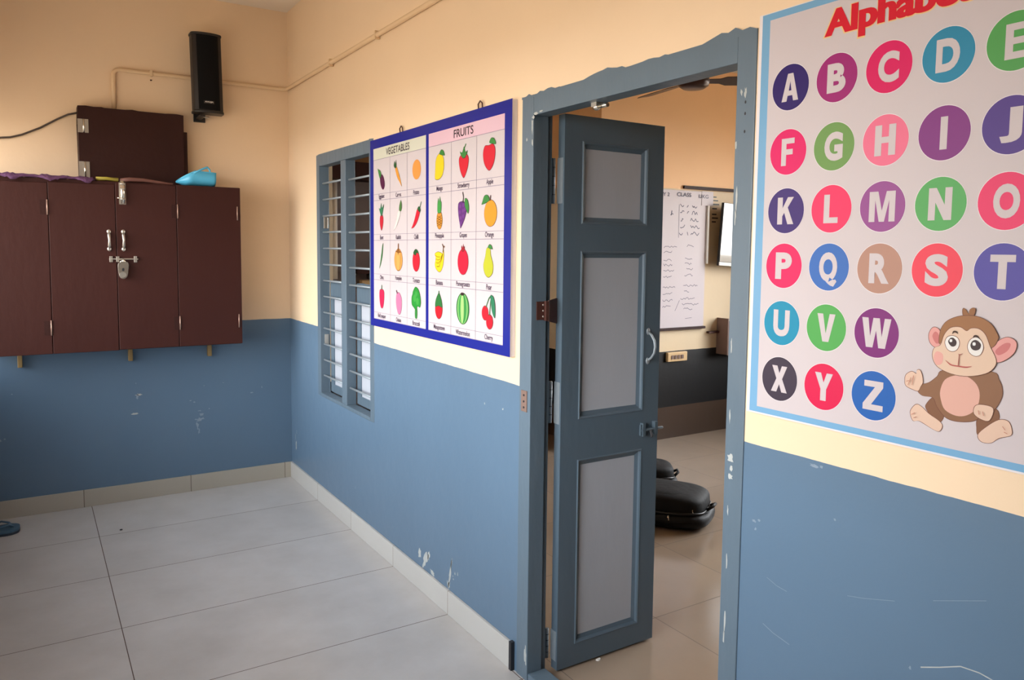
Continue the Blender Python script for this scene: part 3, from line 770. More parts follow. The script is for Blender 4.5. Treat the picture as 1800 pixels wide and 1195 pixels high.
def dr(d): d.e(-2.2, -1.2, 2.1, 2.6, (222, 30, 50)).e(.8, -4.2, 2.1, 2.6, (222, 30, 50), 6).l([(-1.6, 1.0), (.4, 4.4), (2.0, 5.6)], .5, (60, 120, 70)).l([(.8, -1.8), (1.2, 2.2), (2.0, 5.6)], .5, (60, 120, 70)).s([(1.4, 5.4), (3.4, 4.8), (4.4, .8), (4.2, -2.4), (2.6, -.6), (1.8, 2.6)], (46, 128, 92), 8)
picture('cherry_picture', pr_, F, 3, 2, dr, -.002, .008)
for y in (-1.90, -2.655):
    h = MB().tube([(-.006, y + .018, 2.140), (-.010, y + .016, 2.168), (-.010, y, 2.178), (-.010, y - .016, 2.168), (-.006, y - .012, 2.140)], .003, m_rust, 8)
    h.build('hanging_eyelet', ch)

# ============================================================ alphabet chart
AX = -.010
al = empty('alphabet_chart', (0, -4.36, 1.205), 'pink alphabet poster with round coloured letter badges and a cartoon monkey, right of the door', 'poster')
MB().box(AX, -.002, -4.017, -4.690, 1.205, 2.168, m_paper).build('backing_sheet', al, label='white poster sheet')
P = Print(on_right(AX))
P.rect(4.026, 4.684, 1.209, 2.166, ink((128, 182, 222)), 1)
P.build('border', al, label='pale blue border')
P = Print(on_right(AX))
P.rect(4.049, 4.661, 1.223, 2.150, m_sheet, 2)
P.build('pink_field', al)
P = Print(on_right(AX))
for k, dx in enumerate((-.0028, 0, .0028)):
    P.text('Alphabet', 4.1985 + dx, 2.0565, .0785, ink((252, 214, 150)), 3 + k * .2, width=.325, bold=.03, center=False)
    P.text('Alphabet', 4.2015 + dx * .7, 2.0600, .0735, ink((226, 30, 52)), 4 + k * .2, width=.319, bold=.03, center=False)
P.build('poster_title', al, label='red title lettering')
BAD = dict(A=(52, 34, 108), B=(168, 44, 122), C=(232, 32, 104), D=(52, 146, 184), E=(92, 172, 92), F=(238, 36, 110), G=(122, 164, 92), H=(250, 124, 156), I=(140, 62, 138), J=(90, 66, 146), K=(72, 50, 120), L=(250, 60, 108), M=(160, 86, 154), N=(98, 180, 104), O=(246, 66, 116), P=(236, 38, 104), Q=(66, 116, 196), R=(192, 146, 128), S=(248, 76, 96), T=(92, 84, 170), U=(34, 150, 188), V=(90, 178, 92), W=(132, 46, 124), X=(70, 60, 76), Y=(232, 36, 86), Z=(44, 104, 186))
RZ = [1.984, 1.8355, 1.699, 1.570, 1.434, 1.300]
LW = m_sheet
for r, line_ in enumerate(('ABCDE', 'FGHIJ', 'KLMNO', 'PQRST', 'UVW', 'XYZ')):
    for c, L in enumerate(line_):
        a, b = 4.1135 + .1212 * c, RZ[r]
        P = Print(on_right(AX))
        P.poly(ell(a, b, .0517, .0537, n=48), m_paper, 3)
        P.poly(ell(a, b, .0505, .0525, n=48), ink(BAD[L]), 4)
        wd = dict(I=.014, J=.038, L=.036, E=.036, F=.036, M=.058, W=.066, T=.044).get(L, .046)
        hh = .076 if L == 'Q' else .063
        if L in STRAIGHT:
            for q in STRAIGHT[L]: P.poly([(a + (u - .5) * wd, b + (v - .5) * hh) for u, v in q], LW, 5)
        else: P.text(L, a - (.001 if L == 'Q' else 0), b - (.005 if L == 'Q' else 0), hh, LW, 5, width=wd, bold=.05)
        P.build('letter_badge', al, label='round badge with white letter ' + L)
MONKEY = {
  'earL': [(4.4697,1.4434),(4.4769,1.4567),(4.4886,1.4546),(4.495,1.4397),(4.4929,1.4207),(4.482,1.4189),(4.4721,1.4279)],
  'earLi': [(4.4768,1.4394),(4.482,1.4493),(4.4892,1.4438),(4.4918,1.43),(4.4848,1.4261)],
  'earR': [(4.5894,1.4286),(4.5996,1.443),(4.6155,1.4513),(4.6297,1.4442),(4.6288,1.4273),(4.6176,1.4129),(4.6019,1.4036),(4.5906,1.4081)],
  'earRi': [(4.5957,1.4249),(4.6107,1.4398),(4.621,1.4395),(4.6156,1.4258),(4.6011,1.4167)],
  'cap': [(4.4919,1.4269),(4.4928,1.4519),(4.5026,1.4699),(4.5202,1.4805),(4.5406,1.4852),(4.5638,1.484),(4.5841,1.4738),(4.5961,1.4573),(4.5987,1.4458),(4.5853,1.4281),(4.5435,1.4325),(4.5016,1.431)],
  'tuft': [(4.5364,1.4818),(4.5328,1.4937),(4.5346,1.4989),(4.5389,1.4962),(4.5439,1.4893),(4.5453,1.4967),(4.5514,1.5007),(4.5559,1.4974),(4.5509,1.483)],
  'face': [(4.4943,1.424),(4.5008,1.4449),(4.5123,1.4593),(4.5301,1.4621),(4.5422,1.456),(4.5507,1.4619),(4.565,1.4617),(4.5769,1.4516),(4.5859,1.4312),(4.5974,1.4089),(4.5955,1.3939),(4.5809,1.38),(4.5499,1.3704),(4.5171,1.3709),(4.4903,1.3813),(4.48,1.3988),(4.4822,1.4164)],
  'body': [(4.5046,1.3754),(4.4899,1.3602),(4.4748,1.3465),(4.4559,1.3382),(4.4527,1.3264),(4.4635,1.3179),(4.4843,1.3173),(4.4931,1.3014),(4.5096,1.284),(4.5281,1.2797),(4.5518,1.2828),(4.5688,1.2901),(4.5795,1.3048),(4.5986,1.3144),(4.6097,1.3371),(4.6106,1.3549),(4.6037,1.3715),(4.5891,1.3842)],
  'legL': [(4.4843,1.3173),(4.4723,1.304),(4.4706,1.2941),(4.4831,1.2805),(4.4978,1.2707),(4.5064,1.2849),(4.4991,1.3056)],
  'legR': [(4.5702,1.291),(4.5696,1.2757),(4.5733,1.2619),(4.5951,1.2779),(4.6078,1.2983),(4.6027,1.3151),(4.5847,1.3118)],
  'belly': [(4.4976,1.3337),(4.5056,1.3568),(4.5263,1.3686),(4.547,1.3691),(4.5651,1.3567),(4.572,1.3367),(4.5676,1.3117),(4.5511,1.295),(4.5305,1.2901),(4.5088,1.2979),(4.5001,1.3152)],
  'handL': [(4.4533,1.3265),(4.4417,1.3279),(4.4281,1.3329),(4.4249,1.3432),(4.4269,1.3555),(4.4382,1.3636),(4.4476,1.3604),(4.4485,1.367),(4.4543,1.3691),(4.4597,1.3596),(4.462,1.3455),(4.4577,1.3353)],
  'handR': [(4.5639,1.3004),(4.5646,1.3142),(4.5758,1.3198),(4.5971,1.3165),(4.592,1.2931),(4.5773,1.2924)],
  'footL': [(4.4393,1.2787),(4.4427,1.2897),(4.4515,1.2984),(4.4615,1.2957),(4.4782,1.2834),(4.4977,1.2738),(4.505,1.2651),(4.4994,1.2532),(4.4861,1.2549),(4.4598,1.2657),(4.4461,1.2637)],
  'footR': [(4.5727,1.2612),(4.5866,1.2791),(4.6079,1.2968),(4.6242,1.297),(4.6309,1.2823),(4.6289,1.2716),(4.6098,1.263),(4.5965,1.2512),(4.5797,1.2499)],
  'eyeL': [(4.5032,1.4297),(4.5066,1.4402),(4.5161,1.4443),(4.5259,1.4413),(4.5303,1.4311),(4.5265,1.419),(4.5177,1.4143),(4.5084,1.4178)],
  'eyeR': [(4.5462,1.4273),(4.5504,1.4399),(4.5602,1.4457),(4.5696,1.4407),(4.5743,1.4284),(4.5705,1.4151),(4.5613,1.4104),(4.5509,1.4152)],
  'pupL': [(4.5092,1.4319),(4.5127,1.4396),(4.5193,1.4403),(4.5251,1.4336),(4.5231,1.4257),(4.5157,1.4239)],
  'pupR': [(4.5512,1.4303),(4.5548,1.4385),(4.5619,1.4405),(4.57,1.4339),(4.5685,1.4247),(4.561,1.4209),(4.5542,1.4231)],
  'hlL': [(4.5123,1.4368),(4.5165,1.4373),(4.5167,1.4327),(4.5125,1.4322)],
  'hlR': [(4.5556,1.4353),(4.5602,1.4358),(4.5605,1.4307),(4.5559,1.4302)],
  'browL': [(4.5165,1.4474),(4.518,1.4537),(4.524,1.4543),(4.5273,1.4491),(4.5233,1.4511),(4.5194,1.4508)],
  'browR': [(4.5551,1.4443),(4.5577,1.4497),(4.5634,1.4496),(4.5675,1.4435),(4.5631,1.446),(4.5587,1.4465)],
  'mouth': [(4.506,1.3958),(4.5176,1.389),(4.5312,1.3883),(4.546,1.3884),(4.5569,1.3905),(4.5461,1.386),(4.5313,1.3859),(4.5168,1.387)],
  'nose': [(4.5293,1.4114),(4.5335,1.4106),(4.5388,1.4125),(4.5348,1.409),(4.5331,1.4081),(4.5323,1.3891),(4.5305,1.3888),(4.5313,1.4085)],
  'cheek': [(4.4822,1.3975),(4.4872,1.4107),(4.4999,1.406),(4.4993,1.3887),(4.4886,1.3842)],
  'toeL': [(4.4411,1.2764),(4.4525,1.2805),(4.4609,1.2747),(4.4499,1.2661)],
}
MC = dict(earL=(238, 170, 164), earLi=(214, 128, 126), earR=(240, 172, 166), earRi=(216, 128, 128), cap=(166, 116, 78), tuft=(158, 108, 72), face=(238, 206, 182), body=(150, 108, 82), legL=(140, 98, 74), legR=(140, 98, 74), belly=(236, 184, 168), handL=(238, 204, 182), handR=(238, 204, 182), footL=(238, 204, 182), footR=(238, 204, 182), eyeL=(250, 246, 242), eyeR=(250, 246, 242), pupL=(70, 56, 58), pupR=(70, 56, 58), hlL=(250, 250, 250), hlR=(250, 250, 250), browL=(70, 48, 40), browR=(70, 48, 40), mouth=(190, 90, 88), nose=(170, 100, 90), cheek=(242, 178, 168), toeL=(226, 160, 140))
P = Print(on_right(AX - .0008)); P.EPS = .0001
for i, k in enumerate(('legL', 'legR', 'footL', 'footR', 'body', 'belly', 'handL', 'handR', 'earL', 'earLi', 'earR', 'earRi', 'tuft', 'cap', 'face', 'cheek', 'eyeL', 'eyeR', 'pupL', 'pupR', 'hlL', 'hlR', 'browL', 'browR', 'mouth', 'nose')):
    q = spline(MONKEY[k], 4)
    if k in ('legL', 'legR', 'footL', 'footR', 'body', 'handL', 'handR', 'earL', 'earR', 'cap', 'face', 'eyeL', 'eyeR', 'tuft'):
        P.outlined(q, ink(MC[k]), 3 + i * 2, g=.0011, c=(120, 76, 60))
    else:
        P.poly(q, ink(MC[k]), 4 + i * 2)
for a0, b0, a1, b1 in ((4.434, 1.3355, 4.4395, 1.352), (4.4425, 1.337, 4.445, 1.357), (4.430, 1.343, 4.436, 1.345), (4.575, 1.301, 4.573, 1.309), (4.583, 1.300, 4.581, 1.308), (4.617, 1.287, 4.622, 1.281), (4.620, 1.277, 4.626, 1.275), (4.4445, 1.277, 4.4515, 1.282), (4.449, 1.271, 4.455, 1.274)):
    P.line([(a0, b0), (a1, b1)], .0012, ink((200, 130, 110)), 58)
P.build('monkey_drawing', al, label='brown cartoon monkey drawing')

# ============================================================ cupboard on the end wall and what is on it
CX0, CX1, CY, CZ0, CZ1 = -1.775, -.387, -.30, .99, 1.968
cb = empty('wall_cupboard', (-1.08, 0, .99), 'dark brown wall cupboard with four flush doors and steel bolts', 'cupboard')
MB().box(CX0, CX1, CY + .02, 0, CZ0, CZ1, m_wood).build('carcass', cb, bevel=.003)
seams = [CX0, -1.413, -1.082, -.757, CX1]
tops = [1.942, 1.948, 1.960, 1.966]
for i in range(4):
    a, b = seams[i] + .0015, seams[i + 1] - .0015
    d = MB().box(a, b, CY, CY + .02, CZ0 + (.0 if i < 2 else .004), tops[i], m_wood).build('door', cb, bevel=.0025)
    if i in (1, 2):
        x = -1.121 if i == 1 else -1.047
        h = MB().tube([(x, CY - .004, 1.676), (x + .001, CY - .016, 1.66), (x + .002, CY - .022, 1.63), (x + .002, CY - .016, 1.60), (x + .003, CY - .004, 1.584)], [.006, .0085, .006, .0085, .006], m_steel, 10)
        for z in (1.680, 1.580): h.ellipsoid((x + .0015, CY - .004, z), (.011, .007, .013), m_steel)
        h.build('pull_handle', d)
for x, plates in ((-1.423, 1), (-.757, 1), (-.414, 0)):
    for z in (1.808, 1.137):
        h = MB().tube([(x + .006, CY - .004, z - .042), (x + .006, CY - .004, z + .042)], .0038, m_hinge, 8)
        if plates: h.box(x - .028, x + .004, CY - .0022, CY, z - .040, z + .040, m_wood2)
        h.build('hinge', cb)
t = MB().tube([(-1.0435, CY - .012, 1.972), (-1.0435, CY - .012, 1.842)], .0125, m_chrome, 14)
for z in (1.955, 1.925, 1.868): t.tube([(-1.0435, CY - .012, z - .004), (-1.0435, CY - .012, z + .004)], .0145, m_steel, 14)
t.box(-1.062, -1.026, CY - .003, CY, 1.838, 1.962, m_steel).tube([(-1.046, CY - .014, 1.872), (-1.072, CY - .016, 1.874)], .0045, m_chrome, 8)
t.build('tower_bolt', cb, label='bright steel tower bolt')
t = MB().tube([(-1.122, CY - .010, 1.523), (-.972, CY - .010, 1.523)], .0046, m_steel, 10)
for x, k in ((-1.112, .017), (-1.078, .016), (-.986, .018)): t.box(x - .008, x + .008, CY - .014, CY, 1.522 - k, 1.522 + k, m_steel)
t.tube([(-1.052, CY - .010, 1.523), (-1.052, CY - .022, 1.516), (-1.052, CY - .022, 1.50)], .005, m_steel, 8)
t.build('sliding_latch', cb, bevel=.001)
for x in (-1.574, -.999, -.536):
    MB().box(x - .012, x + .012, -.04, 0, .888, .99, m_peg).build('support_peg', cb, bevel=.003, label='pale wooden support peg')
p = empty('padlock', (-1.052, CY - .022, 1.409), 'silver padlock hanging from the sliding latch of the brown cupboard', 'padlock')
MB().tube([(-1.063, CY - .022, 1.475), (-1.064, CY - .022, 1.508), (-1.052, CY - .022, 1.520), (-1.040, CY - .022, 1.508), (-1.041, CY - .022, 1.475)], .004, m_chrome, 10).build('shackle', p)
body = [(-1.077, 1.500), (-1.028, 1.504), (-1.028, 1.455), (-1.033, 1.425), (-1.045, 1.411), (-1.058, 1.409), (-1.070, 1.416), (-1.076, 1.435)]
MB().prism(spline(body, 3), lambda a, b, d: (a, d, b), CY - .034, CY - .012, m_chrome).build('body', p, bevel=.003)
MB().prism(ell(-1.056, 1.432, .018, .016), lambda a, b, d: (a, d, b), CY - .036, CY - .0335, m_steel).build('round_disc', p)
MB().prism(ell(-1.054, 1.462, .006, .009), lambda a, b, d: (a, d, b), CY - .0365, CY - .0335, m_dark).build('keyhole_cover', p)

# things lying along the cupboard top
TZ = CZ1
def cloth_strip(x0, x1, y, hgt, m, amp=.004, seed=0, drape=0.0):
    r = random.Random(seed); n = 46; k = 12
    v = []
    for i in range(n + 1):
        x = x0 + (x1 - x0) * i / n
        hh = hgt * (.88 + .12 * math.sin(i * .9 + seed)) + r.uniform(-amp, amp)
        wd = .045 * (.8 + .2 * math.sin(i * .43 + 2))
        if i in (0, n): hh *= .3; wd *= .4
        for j in range(k):
            t = 2 * math.pi * j / k
            rr = 1 + r.uniform(-.13, .13)
            yy = y + wd * math.cos(t) * rr
            v.append((x, yy, TZ + max(0, hh / 2 * (1 + math.sin(t) * rr)) - drape * max(0, -.300 - yy) / .012))
    fs = [(i * k + j, i * k + (j + 1) % k, (i + 1) * k + (j + 1) % k, (i + 1) * k + j) for i in range(n) for j in range(k)]
    b = MB().add(v, fs, m, True)
    b.add(v[:k], [tuple(range(k))], m).add(v[-k:], [tuple(range(k))], m)
    return b
tag(cloth_strip(-1.74, -1.18, -.272, .022, m_purple, .003, 3, .016).build('garland'), 'crumpled purple garland lying along the left of the cupboard top', 'garland')
y = MB().tube([(-1.172, -.25, TZ + .013), (-1.12, -.25, TZ + .017), (-1.058, -.25, TZ + .012)], [.012, .010, .012], m_yellow, 10)
tag(y.build('stick'), 'short yellow green plastic stick on the cupboard top beside the purple garland', 'stick')
y = MB().tube([(-1.05, -.25, TZ + .010), (-1.0, -.255, TZ + .018), (-.93, -.25, TZ + .019), (-.86, -.25, TZ + .012), (-.80, -.25, TZ + .006), (-.765, -.25, TZ + .005)], [.007, .008, .007, .006, .005, .004], m_brownstrap, 8, flat=1.6)
tag(y.build('strap'), 'thin brown strap curling across the middle of the cupboard top', 'strap')
# blue plastic basket: boat-shaped tray with a raised handle
t = empty('plastic_basket', (-.62, -.2, TZ), 'sky blue plastic basket lying on the right of the cupboard top', 'basket')
sec = []
nn = 18
for i in range(nn + 1):
    u = i / nn
    x = -.742 + .214 * u
    wdt = .075 * min(1, (u * 3.2) ** .7) if u < .31 else .075
    zt = TZ + .022 + .065 * min(1, (u / .45)) ** .8 if u < .45 else TZ + .087 - .012 * (u - .45)
    zb = TZ + max(.002, .020 - .08 * u)
    sec.append((x, wdt + .002, zb, max(zt, zb + .004)))
v = []; k = 14
for x, wd, zb, zt in sec:      # outer shell then inner shell
    for j in range(k + 1):
        a = math.pi * j / k
        v.append((x, -.215 - wd * math.cos(a), zt - (zt - zb) * math.sin(a) ** .5))
fo = [(i * (k + 1) + j, i * (k + 1) + j + 1, (i + 1) * (k + 1) + j + 1, (i + 1) * (k + 1) + j) for i in range(nn) for j in range(k)]
b = MB().add(v, fo, m_blueplast, True)
b.add(v[-(k + 1):], [tuple(range(k + 1))], m_blueplast)
o = b.build('bowl', t)
sm = o.modifiers.new('thickness', 'SOLIDIFY'); sm.thickness = .003; sm.offset = 1
rim = [(x, -.215 - wd, zt) for x, wd, zb, zt in sec]
rim2 = [(x, -.215 + wd, zt) for x, wd, zb, zt in sec]
MB().tube(rim + rim2[::-1] + [rim[0]], .0038, m_blueplast, 8).build('rim', t)
MB().tube([(-.655, -.292, TZ + .074), (-.625, -.294, TZ + .090), (-.595, -.292, TZ + .106), (-.575, -.286, TZ + .114), (-.562, -.288, TZ + .098), (-.562, -.290, TZ + .084)], [.006, .006, .006, .007, .006, .005], m_blueplast, 8).build('handle', t)

# ============================================================ wooden meter box above the cupboard
t = empty('meter_box', (-.95, 0, 1.97), 'dark brown wooden box on the end wall above the cupboard', 'wooden box')
MB().box(-1.245, -.652, -.085, 0, 1.97, 2.310, m_wood2).box(-1.245, -.674, -.085, 0, 2.310, 2.412, m_wood2).build('body', t, bevel=.003)
prof = [(-1.244, 1.985), (-.676, 1.985), (-.674, 2.408)]
topz = [(-.674 - (.57) * i / 14, 2.409 + .004 * math.sin(i * 1.1) + .004 * (i == 11) + RND.uniform(-.002, .002)) for i in range(15)]
MB().prism([(-1.243, 1.985), (-.676, 1.985)] + topz, lambda a, b, d: (a, d, b), -.10, -.085, m_wood2).build('front_board', t)
for z0, z1 in ((2.256, 2.334), (1.995, 2.089)):
    h = MB().box(-1.247, -1.218, -.1035, -.10, z0, z1, m_steel).box(-1.214, -1.192, -.1035, -.10, z0, z1, m_steel)
    h.tube([(-1.216, -.104, z0), (-1.216, -.104, z1)], .005, m_chrome, 8)
    h.build('hinge', t, label='pale steel hinge plate')
c = MB().tube([(-1.243, -.05, 2.374), (-1.29, -.03, 2.362), (-1.345, -.014, 2.332), (-1.43, -.010, 2.275), (-1.52, -.010, 2.228), (-1.577, -.010, 2.208), (-1.626, -.010, 2.201), (-1.8, -.010, 2.195), (-1.95, -.010, 2.195)], .0055, m_cable, 8)
tag(c.build('electric_cable'), 'dark cable sagging along the end wall to the left of the wooden box', 'cable')
c = MB()
path = [(-1.049, -.016, 2.412), (-1.048, -.016, 2.615)]
for i in range(7):
    a = math.pi / 2 * i / 6
    path.append((-1.048 + .036 * (1 - math.cos(a)), -.014, 2.622 + .036 * math.sin(a)))
path += [(-.84, -.014, 2.6585), (-.45, -.014, 2.659), (-.05, -.014, 2.659)]
for i in range(1, 6):
    a = math.pi / 2 * i / 6
    path.append((-.016 - .036 * (1 - math.sin(a)), -.014 - .036 * (1 - math.cos(a)), 2.659))
path += [(-.016, -.06, 2.659), (-.016, -2.5, 2.659), (-.016, -5, 2.659), (-.016, -8.9, 2.659)]
co = empty('conduit_pipe', (-1.049, -.014, 2.412), 'cream painted conduit pipe running from the wooden box round the corner', 'conduit')
c.tube(path, .0125, m_pvc, 12).build('pipe', co)
for x in (-.84,): MB().box(x - .008, x + .008, -.030, 0, 2.640, 2.678, m_pvc).build('clip', co, bevel=.003)
for yy in (-.93, -1.62, -2.4): MB().box(-.030, -.002, yy - .008, yy + .008, 2.638, 2.680, m_pvc).build('clip', co, bevel=.003)
n_ = MB().tube([(-.835, 0, 2.622), (-.842, -.018, 2.617)], .003, m_rust, 8).ellipsoid((-.843, -.019, 2.6165), (.005, .003, .005), m_rust)
tag(n_.build('nail'), 'small nail in the end wall under the conduit pipe', 'nail')

# ============================================================ column loudspeaker
sp_ = empty('loudspeaker', (-.55, -.1, 2.42), 'slim black column loudspeaker high on the end wall near the corner', 'loudspeaker')
TILT = .03
def spk(x, y, z): return (x + (2.9 - z) * .030 + .012, y - (z - 2.4) * .06, z + .012)
def spk_section(z, g=0.0):
    w_, d_ = .0865 + g, .115 + g
    pts = [(-.556 - w_, -.06 + g), (-.556 - w_, -.122)]
    for i in range(31):
        a = math.pi * (i + .5) / 31
        pts.append((-.556 - w_ * math.cos(a) * .99, -.128 - (d_ - .078) * math.sin(a)))
    pts += [(-.556 + w_, -.122), (-.556 + w_, -.06 + g)]
    return [spk(a, b, z) for a, b in pts]
def loft(z0, z1, g, m):
    A, B = spk_section(z0, g), spk_section(z1, g); n = len(A)
    b = MB().add(A + B, [(i, (i + 1) % n, n + (i + 1) % n, n + i) for i in range(n)], m, True)
    b.add(A, [tuple(range(n))[::-1]], m).add(B, [tuple(range(n))], m)
    return b
loft(2.435, 2.885, 0, m_side).build('cabinet', sp_, bevel=.002)
loft(2.885, 2.899, .004, m_black).build('end_cap', sp_, bevel=.003)
loft(2.419, 2.435, .004, m_black).build('end_cap', sp_, bevel=.003)
A = []; B = []
for i in range(25):
    a = math.pi * (.24 + .52 * i / 24)
    q = (-.556 - .0865 * math.cos(a) * .99, -.1300 - .037 * math.sin(a))
    A.append(spk(q[0], q[1], 2.438)); B.append(spk(q[0], q[1], 2.882))
MB().add(A + B, [(i, i + 1, 26 + i, 25 + i) for i in range(24)], m_grille, True).build('grille', sp_)
bdg = MB().prism([(-.590, 2.474), (-.530, 2.474), (-.530, 2.492), (-.590, 2.492)], lambda a, b, d: spk(a, d, b), -.1695, -.165, m_side)
bo = bdg.build('name_badge', sp_)
P = Print(lambda a, b, out: spk(a, -.1698 - out, b)); P.text('AHUJA', -.560, 2.483, .011, m_white, 1, width=.050, bold=.03); P.build('badge_lettering', bo)
MB().box(-.585, -.555, -.15, -.06, 2.405, 2.419, m_black).box(-.585, -.555, -.06, 0, 2.405, 2.419, m_black).box(-.60, -.53, -.012, 0, 2.39, 2.60, m_black).build('wall_bracket', sp_, bevel=.002)
MB().tube([(-.566, -.14, 2.412), (-.545, -.142, 2.402), (-.53, -.12, 2.408), (-.53, -.06, 2.415)], .007, m_steel, 8).build('knob', sp_)

# ============================================================ slipper on the corridor floor
sl = empty('slipper', (-1.72, -.26, 0), 'blue rubber slipper on the corridor floor at the left edge below the cupboard', 'slipper')
so = [(-1.602, -.255), (-1.610, -.215), (-1.65, -.190), (-1.71, -.195), (-1.77, -.215), (-1.83, -.22), (-1.868, -.245), (-1.868, -.29), (-1.83, -.312), (-1.77, -.318), (-1.71, -.328), (-1.65, -.332), (-1.612, -.305)]
MB().prism(spline(so, 4), lambda a, b, d: (a, b, d), 0, .014, m_slip_d).prism(spline(so, 4), lambda a, b, d: (a, b, d), .014, .026, m_slip).build('sole', sl, bevel=.003)
st = MB()
for side in (-.330, -.192):
    st.tube([(-1.635, -.260, .026), (-1.655, -.260 + (side + .261) * .35, .046), (-1.69, -.261 + (side + .261) * .75, .050), (-1.74, side + (.006 if side < -.3 else -.006), .022)], .008, m_slip, 8, flat=.6)
st.build('strap', sl)

# ============================================================ classroom beyond the doorway
wb = empty('whiteboard', (2.9, -.53, .945), 'white wall chart board covered in handwriting, seen through the doorway', 'whiteboard')
MB().box(2.32, 3.444, -.545, -.53, .957, 2.118, m_board).build('board', wb, bevel=.002)
MB().box(3.38, 3.517, -.548, -.545, 2.0, 2.122, m_board).build('overhanging_header', wb)
MB().box(3.444, 3.466, -.560, -.53, 1.50, 2.0, m_white).build('edge_strip', wb, bevel=.003)
MB().box(2.32, 3.452, -.565, -.53, .936, .957, m_wood2).build('bottom_rail', wb, bevel=.002)
P = Print(on_back(-.5485))
P.text("Y 2", 2.965, 2.077, .030, m_grey_ink, 1, width=.075, bold=.01)
P.build('handwritten_line', wb, label='line of grey blue handwriting'); P = Print(on_back(-.5485))
P.text("CLASS", 3.17, 2.083, .034, m_grey_ink, 1, width=.165, bold=.015)
P.build('handwritten_line', wb, label='line of grey blue handwriting'); P = Print(on_back(-.5485))
P.text("UKG", 3.40, 2.078, .032, m_grey_ink, 1, width=.115, bold=.015)
r = random.Random(11)
def scrawl(a0, b, a1, h, wd=.0045, m=m_grey_ink):
    a = a0; pts = []
    while a < a1:
        pts.append((a, b + r.uniform(-h, h) * .5)); a += r.uniform(.008, .02)
    P.line(pts, wd * 1.35, m, 1)
    newline()
def newline():
    global P
    if P.v: P.build('handwritten_line', wb, label='line of grey blue handwriting')
    P = Print(on_back(-.5455))
newline(); P = Print(on_back(-.5455))
for i, b in enumerate((1.99, 1.932, 1.873, 1.815, 1.757)):
    for a0, a1 in ((3.13, 3.20), (3.215, 3.24), (3.26, 3.37)): scrawl(a0 + r.uniform(-.01, .01), b, a1 - r.uniform(0, .03), .032)
    newline()
P.line([(3.118, 2.0), (3.118, 1.72)], .004, m_grey_ink, 1); newline()
P.line([(3.03, 1.905), (3.035, 1.945)], .009, m_grey_ink, 1); newline(); scrawl(3.02, 1.92, 3.06, .03)
newline()
for b, x1, y0, y1 in ((1.64, 3.11, 3.22, 3.30), (1.60, 3.06, 0, 0), (1.53, 3.06, 3.2, 3.30), (1.49, 3.06, 3.2, 3.28), (1.44, 3.08, 3.22, 3.31), (1.39, 3.06, 3.2, 3.31), (1.30, 3.10, 3.19, 3.36), (1.25, 3.07, 3.2, 3.26), (1.19, 3.07, 3.16, 3.34), (1.14, 3.05, 3.18, 3.38), (1.10, 0, 3.2, 3.32)):
    if x1: scrawl(2.955, b, x1, .020, .003)
    if y0: scrawl(y0, b + .012, y1, .020, .003)
    newline()
P.line([(3.15, 1.19), (3.10, 1.10)], .004, m_grey_ink, 1); newline(); P.line([(3.22, 1.03), (3.30, 1.035)], .003, m_grey_ink, 1)
newline()
wt = empty('wall_text', (3.56, -.531, 1.86), 'column of black text lines on the classroom wall right of the handwritten board', 'lettering')
for i, b in enumerate((2.075, 2.045, 2.012, 1.975, 1.925, 1.893, 1.86)):
    P = Print(on_back(-.531)); P.rect(3.525, 3.525 + (.05, .07, .085, .06, .055, .075, .05)[i], b, b + .011, m_black_ink, 1)
    P.build('text_line', wt)

tv = empty('television', (4.02, -.62, 1.48), 'flat television on a wall bracket at the right edge of the doorway, bright window reflected', 'television')
tl, rl = .018, .055
def tvp(x, z, d): return (x + (z - 1.49) * rl, -.63 - (z - 1.49) * tl + d, z + d * tl - (x - 3.52) * rl)
def slab(x0, x1, z0, z1, d0, d1, m):
    v = [tvp(x, z, d) for x in (x0, x1) for d in (d0, d1) for z in (z0, z1)]
    return MB().add(v, [(0, 1, 3, 2), (4, 6, 7, 5), (0, 4, 5, 1), (2, 3, 7, 6), (0, 2, 6, 4), (1, 5, 7, 3)], m)
slab(3.525, 4.485, 1.485, 2.03, .004, .03, m_black).build('casing', tv, bevel=.004)
slab(3.530, 4.480, 1.522, 2.026, .001, .0045, m_screen).build('screen', tv)
slab(3.525, 4.485, 1.487, 1.518, -.002, .006, m_white).build('bottom_bezel', tv, bevel=.003)
MB().box(3.95, 4.07, -.615, -.532, 1.62, 1.82, m_dark).build('wall_bracket', tv, bevel=.004)

t = empty('switchboard', (3.13, -.53, .67), 'small tan switchboard on the black dado below the whiteboard', 'switchboard')
MB().box(3.022, 3.247, -.56, -.53, .668, .747, m_tan).build('box', t, bevel=.004)
for i in range(4): MB().box(3.06 + i * .038, 3.085 + i * .038, -.565, -.56, .690, .722, m_zbrown).build('switch', t)
t = empty('wall_tray', (3.70, -.6, .697), 'grey brown open box fixed to the classroom wall under the television', 'wall box')
b = MB().box(3.628, 3.64, -.66, -.53, .70, 1.022, m_zbrown).box(3.86, 3.872, -.66, -.53, .70, 1.022, m_zbrown).box(3.64, 3.86, -.66, -.65, .70, 1.0, m_zbrown).box(3.64, 3.86, -.65, -.53, .70, .712, m_zbrown)
b.build('body', t, bevel=.002)
sc = MB().prism(blob(0, 0, .009, .007, n=9), lambda a, b, d: (.318 + a, -3.045 + b, d), 0, .006, m_white)
tag(sc.build('paper_scrap'), 'tiny white crumb on the floor just under the open door leaf', 'scrap')
sc = MB().ellipsoid((-1.1225, -.552, .004), (.008, .006, .004), m_dark, nu=10, nv=8)
tag(sc.build('pebble'), 'small dark speck of grit on the corridor floor tiles', 'pebble')
t = MB().box(3.50, 3.628, -.565, -.53, .888, .906, m_rust)
